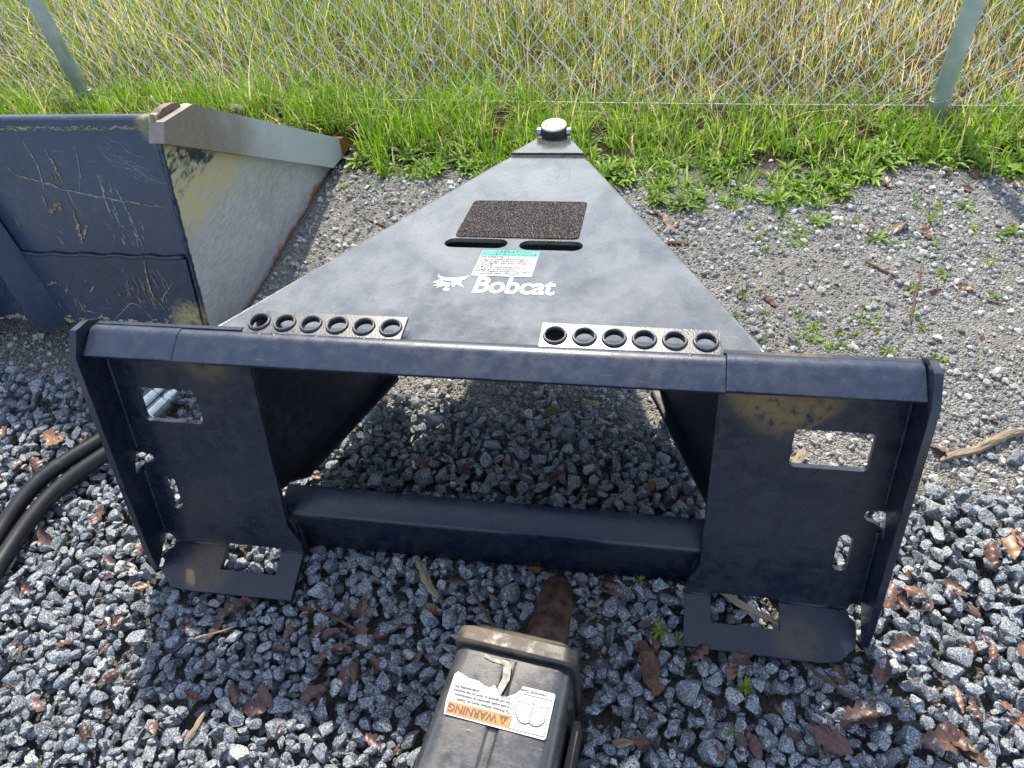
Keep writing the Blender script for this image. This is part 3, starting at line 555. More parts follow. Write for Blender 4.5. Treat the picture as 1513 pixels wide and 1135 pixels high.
CAT = [[(-0.0931, 0.1898), (-0.0883, 0.1823), (-0.0801, 0.1784), (-0.0683, 0.1776), (-0.0572, 0.1795), (-0.0441, 0.1869), (-0.0469, 0.1762), (-0.0524, 0.1711), (-0.0585, 0.1687), (-0.0658, 0.169), (-0.0748, 0.1687), (-0.0845, 0.1729), (-0.0898, 0.1798)], [(-0.0852, 0.172), (-0.0937, 0.1626), (-0.0848, 0.1593), (-0.0912, 0.151), (-0.0815, 0.1541), (-0.0845, 0.1453), (-0.0753, 0.1522), (-0.0678, 0.1488), (-0.0657, 0.1556), (-0.0692, 0.162), (-0.0755, 0.1639)], [(-0.0668, 0.1677), (-0.0582, 0.1675), (-0.0521, 0.1699), (-0.0515, 0.1617), (-0.044, 0.1497), (-0.053, 0.1553), (-0.0571, 0.1613), (-0.0591, 0.1494), (-0.063, 0.1546), (-0.0661, 0.1622)], [(-0.0738, 0.1426), (-0.0703, 0.1475), (-0.0638, 0.1441), (-0.0641, 0.1391), (-0.0718, 0.1386)]]
V = []; F = []
for p in CAT:
    k = len(V); V += [DK(a, b, 0.0005) for a, b in p]; F += [tuple(i + k for i in t) for t in geometry.tessellate_polygon([[Vector((a, b, 0)) for a, b in p]])]
em = link('emblem', fix(mesh('emblem', V, F)), 'logo', scr); em['label'] = 'white animal head emblem'

# ------------------------------------------------------------------ hydraulic breaker in the foreground
BRa = Vector((0.113, 0.9936, 0)); BRr = Vector((0.9936, -0.113, 0)); BRo = Vector((0.0805, -0.177, 0))
def BK(p, q, z): return BRo + BRr * p + BRa * q + Vector((0, 0, z))
brk = thing('hydraulic_breaker', (0.06, -0.4, 0), 'worn black hydraulic breaker with torn warning sticker and rusty chisel in the foreground', 'breaker')
def section(k=1.0, zt=0.150):
    P = []
    for a in np.linspace(0, 90, 7): P.append((0.056 + 0.022 * math.cos(math.radians(a)), zt - 0.022 + 0.022 * math.sin(math.radians(a))))
    P += [(0.014, zt + 0.001), (0.008, zt + 0.0005), (0.004, zt - 0.003), (-0.004, zt - 0.003), (-0.008, zt + 0.0005), (-0.014, zt + 0.001)]
    for a in np.linspace(90, 180, 7): P.append((-0.056 + 0.022 * math.cos(math.radians(a)), zt - 0.022 + 0.022 * math.sin(math.radians(a))))
    P += [(-0.078, -0.012), (0.078, -0.012)]
    return [(x * k, z) for x, z in P]
def loft(name, secs, mat, parent, smooth=True):
    V = []; F = []; n = len(secs[0][1])
    for q, s_ in secs: V += [BK(x, q, z) for x, z in s_]
    for j in range(len(secs) - 1):
        for i in range(n): F.append((j * n + i, j * n + (i + 1) % n, (j + 1) * n + (i + 1) % n, (j + 1) * n + i))
    F += [tuple(range(n)), tuple(range(len(secs) * n - 1, (len(secs) - 1) * n - 1, -1))]
    me = crisp(fix(mesh(name, V, F, False)), 28); return link(name, me, mat, parent)
loft('housing', [(-0.62, section(1.10)), (-0.18, section(1.045)), (0.0, section(0.97))], 'breaker', brk)
def section2(k, zt):
    P = [(0.060 + 0.018 * math.cos(math.radians(a)), zt - 0.018 + 0.018 * math.sin(math.radians(a))) for a in np.linspace(0, 90, 6)] + [(-0.060 + 0.018 * math.cos(math.radians(a)), zt - 0.018 + 0.018 * math.sin(math.radians(a))) for a in np.linspace(90, 180, 6)] + [(-0.078, -0.012), (0.078, -0.012)]
    return [(x * k, z) for x, z in P]
loft('collar_groove', [(0.0005, section2(0.955, 0.146)), (0.009, section2(0.95, 0.145))], 'inner', brk)
loft('front_collar', [(0.0085, section2(1.0, 0.153)), (0.012, section2(1.02, 0.156)), (0.030, section2(1.0, 0.153)), (0.034, section2(0.94, 0.146))], 'collar', brk)
loft('front_plate', [(0.0335, section2(0.86, 0.138)), (0.043, section2(0.84, 0.134))], 'collar', brk)
ch = [BK(0.022, 0.04, 0.062), BK(0.020, 0.08, 0.055), BK(0.017, 0.13, 0.042), BK(0.014, 0.165, 0.028), BK(0.012, 0.19, 0.014)]
chis = tubeobj('chisel', ch, [0.0300, 0.0295, 0.0270, 0.0235, 0.010], 'rust', brk, 20)
slab('side_bracket', rrect(-0.150, -0.33, -0.084, -0.155, 0.01, 4), [], 0.012, lambda a, b, d: BK(a, b, 0.082 + d), 'galv', brk)
slab('side_rail', [(-0.60, -0.01), (-0.02, -0.01), (-0.03, 0.085), (-0.60, 0.085)], [], 0.008, lambda a, b, d: BK(0.091 + d, a, b), 'collar', brk)
# warning sticker, printed upside down to the camera: its own right is the picture's left
SXv = Vector((-0.995, 0.10, 0)).normalized(); SYv = Vector((-0.10, -0.995, 0)).normalized(); S00 = Vector((0.1395, -0.2115, 0.1512))
def SK(a, b, d=0.0): return S00 + SXv * a + SYv * b + Vector((0, 0, d))
def SKM(a, b, d):
    p = SK(a, b, d); return Matrix(((SXv.x, SYv.x, 0, p.x), (SXv.y, SYv.y, 0, p.y), (0, 0, 1, p.z), (0, 0, 0, 1)))
ws = slab('warning_sticker', [(0.002, 0), (0.040, 0), (0.046, 0.010), (0.056, 0.0165), (0.064, 0.0175), (0.069, 0.0120), (0.074, 0.0060), (0.079, 0.0105), (0.086, 0.0095), (0.094, 0.0060), (0.108, 0.0050), (0.122, 0.0), (0.1255, 0.004), (0.1260, 0.036), (0.1235, 0.052), (0.002, 0.0535), (0, 0.051), (0, 0.002)], [], 0.0005, lambda a, b, d: SK(a, b, 0.0012 + d), 'white', brk)
ws['label'] = 'torn white sticker with orange WARNING band'
def wpart(name, poly, mat, d=0.0016, holes=()): return reparent(slab(name, poly, list(holes), 0.0002, lambda a, b, dd: SK(a, b, d + dd), mat, None), ws)
wpart('orange_band', [(0.0445, 0.0365), (0.1215, 0.0365), (0.1215, 0.0505), (0.0445, 0.0505)], 'orange')
wpart('border_line', [(0.0440, 0.0120), (0.0446, 0.0120), (0.0446, 0.0506), (0.0440, 0.0506)], 'ink', 0.0017)
wpart('border_line', [(0.0025, 0.0500), (0.0440, 0.0500), (0.0440, 0.0506), (0.0025, 0.0506)], 'ink', 0.0017)
wpart('border_line', [(0.0025, 0.0090), (0.0031, 0.0090), (0.0031, 0.0500), (0.0025, 0.0500)], 'ink', 0.0017)
wpart('border_line', [(0.0025, 0.0084), (0.0400, 0.0084), (0.0400, 0.0090), (0.0025, 0.0090)], 'ink', 0.0017)
wpart('border_line', [(0.1215, 0.0060), (0.1221, 0.0060), (0.1221, 0.0506), (0.1215, 0.0506)], 'ink', 0.0017)
def outline(pts, w=0.0006):
    out = []; inn = []; n = len(pts); sg = 1 if sum(pts[i - 1][0] * pts[i][1] - pts[i][0] * pts[i - 1][1] for i in range(n)) > 0 else -1
    for i in range(n):
        p = Vector(pts[i]); d1 = (p - Vector(pts[i - 1])).normalized(); d2 = (Vector(pts[(i + 1) % n]) - p).normalized(); d = (d1 + d2).normalized(); nn = Vector((-d.y, d.x)); inn.append(tuple(p + nn * w * sg)); out.append(tuple(p))
    return out, inn
for k, (dx, dy) in enumerate(((0.004, 0.0045), (0.002, 0.0022), (0.0, 0.0))):
    bk = [(0.0080 - dx, 0.0190 + dy), (0.0130, 0.0160 + dy), (0.0180, 0.0155 + dy), (0.0228, 0.0180 + dy), (0.0275, 0.0155 + dy), (0.0325, 0.0160 + dy), (0.0375 + dx, 0.0190 + dy), (0.0375 + dx, 0.0400), (0.0325, 0.0385), (0.0275, 0.0385), (0.0228, 0.0410), (0.0180, 0.0385), (0.0130, 0.0385), (0.0080 - dx, 0.0400)]
    bk = [(a, 0.0575 - b) for a, b in bk]
    o_, i_ = outline(list(reversed(bk)), 0.0009); wpart('book_outline', o_, 'ink', 0.0015 + 0.0004 * k, [i_])
    if k: wpart('book_page', i_, 'white', 0.00145 + 0.0004 * k)
wpart('book_spine', [(0.0224, 0.0170), (0.0233, 0.0170), (0.0233, 0.0395), (0.0224, 0.0395)], 'ink', 0.0026)
tri_o = [(0.0470, 0.0385), (0.0590, 0.0385), (0.0530, 0.0488)]; wpart('warning_triangle', tri_o, 'ink', 0.0019)
wpart('warning_triangle_mark', [(0.0522, 0.0410), (0.0538, 0.0410), (0.0538, 0.0456), (0.0522, 0.0456)], 'orange', 0.0021)
def wtext(s, a, b, size, mat='ink', off=0.00006, xs=1.0): return reparent(text_obj('sticker_text', s, size, mat, None, SKM(a, b, 0.0019), off, 'LEFT', xs), ws)
wtext('WARNING', 0.0605, 0.0390, 0.0128, 'ink', 0.0003, 0.98); wtext('To Prevent Serious Injury or Death', 0.0475, 0.0312, 0.0046); wtext('\u2022 Avoid unsafe operation or maintenance.', 0.0475, 0.0262, 0.0042); wtext('\u2022 Do not operate or work on this machine', 0.0475, 0.0212, 0.0042); wtext('without reading', 0.0500, 0.0165, 0.0042, 'greyink', 0, 0.5); wtext('understanding the', 0.0900, 0.0165, 0.0042)
wtext('WARNING  Caution', 0.0100, 0.0032, 0.0040)
slab('torn_backing', [(0.064, 0.017), (0.058, -0.004), (0.060, -0.022), (0.066, -0.026), (0.085, -0.025), (0.096, -0.029), (0.096, -0.024), (0.085, -0.021), (0.070, -0.020), (0.067, -0.004), (0.071, 0.012)], [], 0.0004, lambda a, b, d: SK(a, b, 0.0008 + d), 'glue', brk)

# ------------------------------------------------------------------ hydraulic hoses with couplers
def hose(label, path, cp):
    h = thing('hydraulic_hose', tuple(path[0]), label, 'hose', 'hydraulic hoses beside the mounting plate')
    pts = spline(path, 10); tubeobj('hose', pts, 0.0142, 'hose', h, 16)
    a, b = Vector(path[-1]), Vector(cp); d = (b - a); L = d.length; d.normalize()
    rads = [(0.0, .0150), (.12, .0150), (.12, .0120), (.20, .0120), (.20, .0160), (.42, .0160), (.43, .0148), (.47, .0148), (.48, .0162), (.78, .0162), (.80, .0135), (.84, .0135), (.85, .0150), (.93, .0150), (.94, .0118), (1.0, .0112)]
    tubeobj('coupler', [a + d * (L * t + 0.0002 * i) for i, (t, r) in enumerate(rads)], [r * 0.86 for t, r in rads], 'zinc', h, 20, False)
    return h
hose('black hydraulic hose with steel coupler, the one nearer the mounting plate', [(-0.74, -0.60, 0.014), (-0.79, -0.30, 0.014), (-0.814, -0.114, 0.016), (-0.820, -0.034, 0.016), (-0.817, 0.021, 0.018), (-0.805, 0.075, 0.020), (-0.780, 0.123, 0.022), (-0.748, 0.170, 0.023), (-0.730, 0.200, 0.024)], (-0.686, 0.318, 0.028))
hose('black hydraulic hose with steel coupler, the outer one lying against the other', [(-0.79, -0.62, 0.014), (-0.828, -0.28, 0.016), (-0.849, -0.094, 0.018), (-0.855, -0.011, 0.020), (-0.853, 0.035, 0.024), (-0.841, 0.090, 0.028), (-0.812, 0.142, 0.028), (-0.779, 0.190, 0.026), (-0.760, 0.222, 0.026)], (-0.716, 0.334, 0.028))
# ------------------------------------------------------------------ gravel
def ico(sub):
    bm = bmesh.new(); bmesh.ops.create_icosphere(bm, subdivisions=sub, radius=1.0); v = np.array([tuple(x.co) for x in bm.verts]); bm.verts.index_update(); f = np.array([[x.index for x in q.verts] for q in bm.faces]); bm.free(); return v, f
def stone_shape(sub, seed):
    r = np.random.default_rng(seed); v, f = ico(sub); v = v.copy()
    for _ in range(r.integers(9, 14)):                            # knock flat faces off the sphere
        n = r.normal(size=3); n /= np.linalg.norm(n); d = r.uniform(0.34, 0.74); h = v @ n; m = h > d
        v[m] -= np.outer((h[m] - d) * 0.98, n)
    v += r.normal(scale=0.010, size=v.shape); v -= v.mean(0); v /= np.abs(v).max(0); return v, f
NV = 20
ST3 = [stone_shape(3, 100 + i) for i in range(NV)]; ST2 = [stone_shape(2, 200 + i) for i in range(NV)]; ST1 = [stone_shape(1, 300 + i) for i in range(10)]
def in_poly(x, y, P):
    c = False; n = len(P)
    for i in range(n):
        x1, y1 = P[i]; x2, y2 = P[i - 1]
        if (y1 > y) != (y2 > y) and x < (x2 - x1) * (y - y1) / (y2 - y1) + x1: c = not c
    return c
BRKP = [tuple(BK(p, q, 0).xy) for p, q in ((-0.10, -0.7), (0.10, -0.7), (0.092, 0.046), (-0.085, 0.046))]
def blocked(x, y, top, r):
    if in_poly(x, y, BRKP): return True
    if -2.4 < x < -0.648 and 0.50 < y < 1.34 and top > 0.0: return True
    if -2.4 < x < -0.648 and 0.455 < y <= 0.53 and top > 0.02: return True
    if abs(x) < 0.56 and -0.075 - r * 0.5 < y < 0.012 and abs(x) > 0.285:
        s = (0.0 - y) / 0.066; z = 0.022 - 0.030 * s            # under the bottom flanges
        if top > z: return True
    if abs(x) < 0.33 and 0.022 < y < 0.062 and top > -0.012: return True
    if 0.525 < abs(x) < 0.555 and -0.06 < y < 0.10 and top > -0.004 + max(0, y + 0.05) * 3: return True
    d = Vector((x, y, 0)) - Vector((0.093, -0.13, 0)); t = d.dot(BRa)     # along the chisel
    if -0.03 < t < 0.088 and abs(d.dot(BRr)) < 0.027: return True
    for hx in HOSE_PTS:
        if (x - hx[0]) ** 2 + (y - hx[1]) ** 2 < 0.016 ** 2 and top > 0.004: return True
    return False
HOSE_PTS = [(p.x, p.y) for o in bpy.data.objects if o.name.startswith('hose') for p in [v.co for v in o.data.vertices][::16]] + [(p.x, p.y) for o in bpy.data.objects if o.name.startswith('coupler') for p in [v.co for v in o.data.vertices][::10]]
def big_density(x, y):
    n = mnoise.noise(Vector((x * 3.2, y * 3.2, 1.0))); n2 = mnoise.noise(Vector((x * 8, y * 8, 5.0)))
    if x < -0.45: yb = 0.40
    elif x < 0.40: yb = 0.375 - 0.10 * max(0, x - 0.15)
    else: yb = 0.27
    d = min(1.0, max(0.0, (yb + 0.05 * n + 0.03 * n2 - y) / 0.06))
    if x > 0.56: d *= 0.80 + 0.6 * n2 if y > -0.1 else 0.94
    if x < -0.85 and y > 0.2: d *= 0.7 + 0.5 * n2
    if (x - 0.155) ** 2 + (y + 0.055) ** 2 < 0.055 ** 2: d *= 0.12
    return max(0.0, min(1.0, d))
RES = 0.004; GX0, GX1, GY0, GY1 = -1.75, 1.45, -0.80, 0.60
nx, ny = int((GX1 - GX0) / RES), int((GY1 - GY0) / RES); H = np.full((nx, ny), -0.027)
placed = []
for att in range(78000):
    x = rng.uniform(GX0 + 0.03, GX1 - 0.03); y = rng.uniform(GY0 + 0.03, GY1 - 0.03)
    p_ = CAM; dx_, dy_ = x - 0.22, y + 0.53
    if y < -0.42 and rng.random() < 0.55: continue
    dn = big_density(x, y)
    if rng.random() > dn + (0.012 if y > 0.3 else 0.0): continue
    a = rng.lognormal(math.log(0.0129), 0.29); a = min(0.0215, max(0.0066, a)); a = a if att < 56000 else a * 0.58; b = a * rng.uniform(0.56, 0.90); c = a * rng.uniform(0.48, 0.80); th = rng.uniform(0, math.pi)
    i0_, i1_ = int((x - a - GX0) / RES), int((x + a - GX0) / RES) + 1; j0, j1 = int((y - a - GY0) / RES), int((y + a - GY0) / RES) + 1
    gx = (np.arange(i0_, i1_) + 0.5) * RES + GX0 - x; gy = (np.arange(j0, j1) + 0.5) * RES + GY0 - y
    X, Y = np.meshgrid(gx, gy, indexing='ij'); u = (X * math.cos(th) + Y * math.sin(th)) / a; v = (-X * math.sin(th) + Y * math.cos(th)) / b
    rr = u * u + v * v; m = rr < 0.86
    if m.sum() < 3: continue
    hh = np.sqrt(np.maximum(0, 1 - rr)) * c; sub_ = H[i0_:i1_, j0:j1]
    zc = (sub_[m] + hh[m]).max() - 0.30 * c; top = zc + c
    lim = 0.010 + 0.006 * mnoise.noise(Vector((x * 5, y * 5, 9.0)))
    if y > 0.30: lim += 0.012
    if top > lim + 0.004 or blocked(x, y, top, a): continue
    sub_[m] = np.maximum(sub_[m], zc + hh[m]); placed.append((x, y, zc, a, b, c, th))
def stone_matrix(s, r):
    x, y, z, a, b, c, th = s
    return Matrix.Translation((x, y, z)) @ Matrix.Rotation(th, 4, 'Z') @ Matrix.Rotation(r.gauss(0, 0.22), 4, 'X') @ Matrix.Rotation(r.gauss(0, 0.22), 4, 'Y') @ Matrix.Diagonal((a, b, c, 1))
def score(s):
    p = Vector((s[0], s[1], s[2])) - CAM; d = p.dot(CF); u = p.dot(CX) / d * 1100; v = p.dot(CD) / d * 1100
    if abs(u) > 740 or abs(v) > 550: return 0
    return (s[3] * s[4]) / d ** 2 * (1.0 if s[2] > -0.006 else 0.3)
order = sorted(range(len(placed)), key=lambda i: -score(placed[i])); near = set(order[:300]); rr_ = random.Random(5)
st_me = []
for v, f in ST3:
    me = mesh('stone', v, [tuple(q) for q in f], False); at_ = me.attributes.new('tint', 'FLOAT', 'POINT'); at_.data.foreach_set('value', np.zeros(len(v))); me.materials.append(M['gravel']); st_me.append(me)
bigV, bigF, bigT, nb = [], [], [], 0
for i, s in enumerate(placed):
    mt = stone_matrix(s, rr_)
    if i in near:
        o = link('stone', st_me[i % NV], None, ground); o.matrix_basis = mt; continue
    v, f = ST2[i % NV] if (s[1] < 0.22 and s[2] > -0.011) else ST1[i % 10]
    A = np.array(mt); w = v @ A[:3, :3].T + A[:3, 3]; bigV.append(w); bigF.append(f + nb); nb += len(w); bigT.append(np.full(len(w), rr_.random()))
def npmesh(name, V, F, smooth=True, attrs=()):
    V = np.asarray(V, np.float32); F = np.asarray(F, np.int32); me = bpy.data.meshes.new(name); k = F.shape[1]
    me.vertices.add(len(V)); me.vertices.foreach_set('co', V.ravel()); me.loops.add(F.size); me.loops.foreach_set('vertex_index', F.ravel()); me.polygons.add(len(F)); me.polygons.foreach_set('loop_start', np.arange(0, F.size, k, dtype=np.int32)); me.polygons.foreach_set('loop_total', np.full(len(F), k, np.int32))
    me.polygons.foreach_set('use_smooth', np.full(len(F), smooth)); me.update(calc_edges=True)
    for nme, ty, key, val in attrs:
        at_ = me.attributes.new(nme, ty, 'POINT'); at_.data.foreach_set(key, np.asarray(val, np.float32).ravel())
    return me
g_o = link('gravel', npmesh('gravel', np.concatenate(bigV), np.concatenate(bigF), False, [('tint', 'FLOAT', 'value', np.concatenate(bigT))]), 'gravel')
tag(g_o, 'speckled grey crushed granite gravel covering the ground', 'gravel', kind='stuff')
# fines: small chips in the trodden dirt
def grass_front(x):
    pts = [(-3, 1.25), (-1.2, 1.25), (-0.57, 1.20), (-0.34, 1.13), (0.05, 1.13), (0.21, 1.06), (0.55, 1.045), (0.70, 1.15), (0.80, 1.22), (1.1, 1.22), (3, 1.22)]
    return float(np.interp(x, [p[0] for p in pts], [p[1] for p in pts]))
N = 95000; fx = rng.uniform(-1.75, 1.9, N); fy = rng.uniform(-0.7, 1.40, N); keep = []
for i in range(N):
    x, y = fx[i], fy[i]
    if y < 0.25 and rng.random() < big_density(x, y) * 0.93: continue
    if y > grass_front(x) and rng.random() < 0.55 + 2 * (y - grass_front(x)): continue
    if in_poly(x, y, BRKP) or (x < -0.65 and y > 0.50): continue
    keep.append(i)
fv, ff = stone_shape(1, 77); fv0, ff0 = ico(1)
bm = bmesh.new(); bmesh.ops.create_icosphere(bm, subdivisions=1, radius=1); iv = np.array([tuple(v.co) for v in bm.verts]); bm.verts.index_update(); if_ = np.array([[v.index for v in q.verts] for q in bm.faces]); bm.free()
bigV, bigF, bigT, nb = [], [], [], 0
iv12 = None
for i in keep:
    r = min(0.0095, rng.lognormal(math.log(0.0033), 0.42)); v, f = ST1[i % 10] if r > 0.0052 else (None, None)
    if v is None: v, f = OCT = (np.array([(1, 0, 0), (-.8, .3, 0), (0, 1, .1), (.1, -.9, 0), (0, .1, 1), (0, 0, -.8)]), np.array([(0, 2, 4), (2, 1, 4), (1, 3, 4), (3, 0, 4), (2, 0, 5), (1, 2, 5), (3, 1, 5), (0, 3, 5)]))
    th = rng.uniform(0, 6.28); ca, sa = math.cos(th), math.sin(th); R_ = np.array([[ca, -sa, 0], [sa, ca, 0], [0, 0, 1]]) @ np.diag(r * rng.uniform(0.65, 1.2, 3))
    bed = -0.030 if fy[i] < 0.30 else (-0.030 + 0.026 * min(1, (fy[i] - 0.30) / 0.25))
    w = v @ R_.T + np.array([fx[i], fy[i], bed + gz(fx[i], fy[i]) * (1.0 if fy[i] > 0.5 else 0.4) + r * 0.35]); bigV.append(w); bigF.append(f + nb); nb += len(w); bigT.append(np.full(len(w), rng.random()))
tag(link('gravel_chips', npmesh('gravel_chips', np.concatenate(bigV), np.concatenate(bigF), False, [('tint', 'FLOAT', 'value', np.concatenate(bigT))]), 'fines'), 'fine grey gravel chips trodden into the dirt', 'gravel', kind='stuff')
def surf(x, y):
    if GX0 < x < GX1 and GY0 < y < GY1:
        i, j = int((x - GX0) / RES), int((y - GY0) / RES); h = float(H[max(0, i - 3):i + 4, max(0, j - 3):j + 4].max())
        if h > -0.026: return h
    bed = -0.030 if y < 0.30 else (-0.030 + 0.026 * min(1, (y - 0.30) / 0.25)); return bed + gz(x, y) * (1.0 if y > 0.5 else 0.4) + 0.002

# ------------------------------------------------------------------ dead leaves
def leaf_mesh(kind, seed):
    r = random.Random(seed); n = 17; V = []; ph = r.uniform(0, 6); fr = r.uniform(3.0, 4.5); F = []
    for i in range(n):
        t = i / (n - 1)
        if kind == 'oval': w = 0.22 * math.sin(math.pi * min(1, 0.04 + t * 0.96)) ** 0.8
        elif kind == 'narrow': w = 0.11 * math.sin(math.pi * min(1, 0.05 + t * 0.95)) ** 0.7
        else: w = (0.34 * math.sin(math.pi * min(1, 0.03 + t * 0.95)) ** 0.7) * (0.80 + 0.20 * math.sin(t * fr * 6.28 + ph)) * r.uniform(0.72, 1.1)
        wl_, wr_ = w * r.uniform(0.9, 1.1) + 0.004, w * r.uniform(0.9, 1.1) * (0.9 + 0.1 * math.sin(t * 9 + ph)) + 0.004
        V += [(t - 0.5, -wl_, 0), (t - 0.5, -wl_ * 0.5, 0), (t - 0.5, 0, 0), (t - 0.5, wr_ * 0.5, 0), (t - 0.5, wr_, 0)]
        if i:
            for k in range(4): a = (i - 1) * 5 + k; F.append((a, a + 1, a + 6, a + 5))
    cup, bend, tw, rp = r.uniform(0.6, 2.4) * (1 if r.random() < 0.6 else -1), r.uniform(-0.9, 1.0), r.uniform(-0.9, 0.9), r.uniform(0.015, 0.045); W = []
    for x, y, z in V:
        z = cup * y * y + bend * x * x * 0.6 + tw * x * y + rp * math.sin(x * 23 + y * 17 + seed); W.append((x, y, z))
    zm = min(w[2] for w in W); me = mesh('dead_leaf', [(x, y, z - zm) for x, y, z in W], F, True); return me
LM = {k: [leaf_mesh(k, i * 3 + j * 17) for i in range(5)] for j, k in enumerate(('lobed', 'oval', 'narrow'))}
LK = {}
for k in LM:
    for i, me in enumerate(LM[k]):
        for mt in ('leaf_shaded', 'leaf_red', 'leaf_tan'):
            c = me.copy(); c.materials.append(M[mt]); LK[(k, i, mt)] = c
LEAVES = [(-0.887,0.195,0.068),(-0.887,0.139,0.044),(-0.922,0.135,0.041),(-0.829,0.209,0.042),(-0.823,0.129,0.036),(-0.705,0.045,0.036),(-0.769,-0.01,0.054),(-0.795,0.101,0.048),(-0.747,-0.102,0.032),(-0.633,-0.04,0.031),(-0.604,-0.037,0.034),(-0.62,-0.064,0.026),(-0.593,-0.006,0.037),(-0.626,-0.175,0.036),(-0.694,-0.199,0.031),(-0.587,-0.142,0.037),(-0.564,-0.135,0.032),(-0.449,-0.129,0.031),(-0.4,-0.129,0.036),(-0.383,-0.09,0.054),(-0.395,-0.097,0.041),(-0.325,-0.219,0.04),(-0.282,-0.214,0.051),(-0.39,-0.228,0.034),(-0.225,-0.152,0.039),(-0.239,-0.112,0.035),(-0.211,-0.2,0.049),(-0.29,-0.145,0.03),(-0.558,-0.075,0.03),(-0.561,-0.18,0.026),(-0.552,-0.224,0.037),(-0.522,-0.218,0.032),(-0.423,-0.274,0.037),(-0.617,-0.27,0.039),(-0.046,-0.009,0.049),(0.063,0.046,0.042),(-0.18,-0.068,0.048),(-0.167,-0.111,0.047),(-0.142,-0.108,0.039),(-0.109,-0.253,0.032),(-0.076,-0.259,0.027),(-0.164,-0.165,0.034),(-0.064,-0.037,0.026),(-0.197,-0.07,0.041),(-0.165,-0.107,0.042),(-0.202,-0.2,0.055),(-0.175,-0.17,0.049),(-0.293,-0.233,0.048),(-0.327,-0.22,0.034),(-0.244,-0.259,0.024),(-0.22,-0.153,0.032),(0.321,-0.082,0.039),(0.364,-0.1,0.037),(0.377,-0.079,0.048),(0.259,-0.072,0.04),(0.245,-0.047,0.034),(0.309,-0.129,0.023),(0.506,-0.084,0.036),(0.56,-0.074,0.047),(0.528,-0.14,0.075),(0.542,-0.119,0.047),(0.48,-0.172,0.056),(0.387,-0.192,0.036),(0.372,-0.194,0.03),(0.337,-0.206,0.04),(0.244,-0.207,0.031),(0.44,-0.174,0.03),(0.617,-0.158,0.055),(0.633,-0.149,0.044),(0.645,-0.157,0.039),(0.65,-0.101,0.037),(0.662,-0.113,0.034),(0.706,-0.106,0.034),(0.718,-0.115,0.036),(0.698,0.029,0.026),(0.68,0.059,0.038),(0.636,0.031,0.033),(0.59,0.039,0.05),(0.605,0.032,0.04),(0.594,-0.031,0.043),(0.704,-0.014,0.032),(0.682,-0.027,0.028),(0.707,-0.03,0.032),(0.745,-0.025,0.042),(0.778,0.147,0.059),(0.793,0.158,0.047),(0.742,0.122,0.042),(0.728,0.334,0.047),(0.698,0.283,0.038),(0.742,0.301,0.028),(0.756,0.301,0.031),(0.825,0.411,0.022),(0.764,1.143,0.045),(0.717,1.142,0.037),(0.849,1.118,0.04),(0.902,1.186,0.041),(0.905,1.165,0.037),(0.968,1.178,0.041),(1.011,1.214,0.056),(0.939,1.12,0.04),(1.03,1.156,0.04),(1.048,1.13,0.04),(0.766,0.955,0.055),(0.819,0.941,0.051),(0.7,0.95,0.038),(0.852,0.752,0.038),(0.79,0.734,0.035),(0.715,0.989,0.028),(0.659,1.036,0.04),(-0.336,0.163,0.033),(-0.369,0.163,0.028),(-0.304,0.272,0.029),(-0.151,0.208,0.028),(0.054,0.324,0.031),(-0.075,0.205,0.035),(-0.001,0.217,0.03),(0.072,0.203,0.032),(0.086,0.21,0.038),(0.145,0.238,0.027),(0.241,0.195,0.031),(0.3,0.186,0.026),(0.318,0.159,0.028),(-0.351,0.271,0.026),(0.153,1.114,0.051),(0.271,0.943,0.04),(0.23,0.991,0.041),(-0.365,1.17,0.046),(0.415,1.087,0.042),(0.118,1.083,0.047),(0.073,1.122,0.043),(-0.715,-0.185,0.029),(-0.523,-0.296,0.029),(-1.011,0.21,0.04),(-0.398,-0.183,0.025),(0.422,-0.141,0.025),(0.596,-0.083,0.027),(0.744,0.062,0.027),(0.621,0.081,0.023),(0.255,-0.171,0.027),(0.206,-0.195,0.023),(0.16,-0.032,0.028),(0.192,0.01,0.031),(0.845,0.603,0.021),(0.402,0.364,0.014),(-0.285,-0.112,0.04),(-0.269,-0.082,0.036),(-0.214,-0.114,0.04),(-0.195,-0.138,0.041),(-0.392,-0.124,0.036),(-0.134,-0.15,0.029),(-0.108,-0.09,0.03),(-0.012,-0.052,0.028),(-0.074,-0.059,0.033),(0.147,0.005,0.028),(0.624,0.049,0.045),(0.44,0.615,0.022),(-0.076,-0.133,0.023),(0.655,-0.169,0.029)]
regions = [  # test on the place, label
    (lambda x, y: y > 0.95, 'brown dead leaf at the grass edge'),
    (lambda x, y: x > 0.5 and y > 0.5, 'brown dead leaf on fine gravel right of deck'),
    (lambda x, y: abs(x) < 0.36 and y > 0.06, 'brown dead leaf on gravel under the deck'),
    (lambda x, y: x < -0.52 and y > -0.02, 'brown dead leaf beside the hoses'),
    (lambda x, y: x < -0.30, 'brown dead leaf on gravel at lower left'),
    (lambda x, y: x < 0.0, 'dark wet shaded dead leaf between left flange and breaker'),
    (lambda x, y: x < 0.30, 'dead leaf on gravel between chisel and right flange'),
    (lambda x, y: y > 0.10, 'brown dead leaf beside the branch'),
    (lambda x, y: True, 'brown dead leaf on gravel below the right flange')]
special = {0: 'large red-brown lobed leaf on gravel just above the hoses', 64: 'largest dark brown lobed leaf below the right flange corner', 72: 'bright orange leaf lying on a brown leaf at lower right', 73: 'yellow leaf beside the orange leaf at lower right', 86: 'big dark brown leaf at the right edge below the branch', 36: 'dark red leaf lying just below the crossmember'}
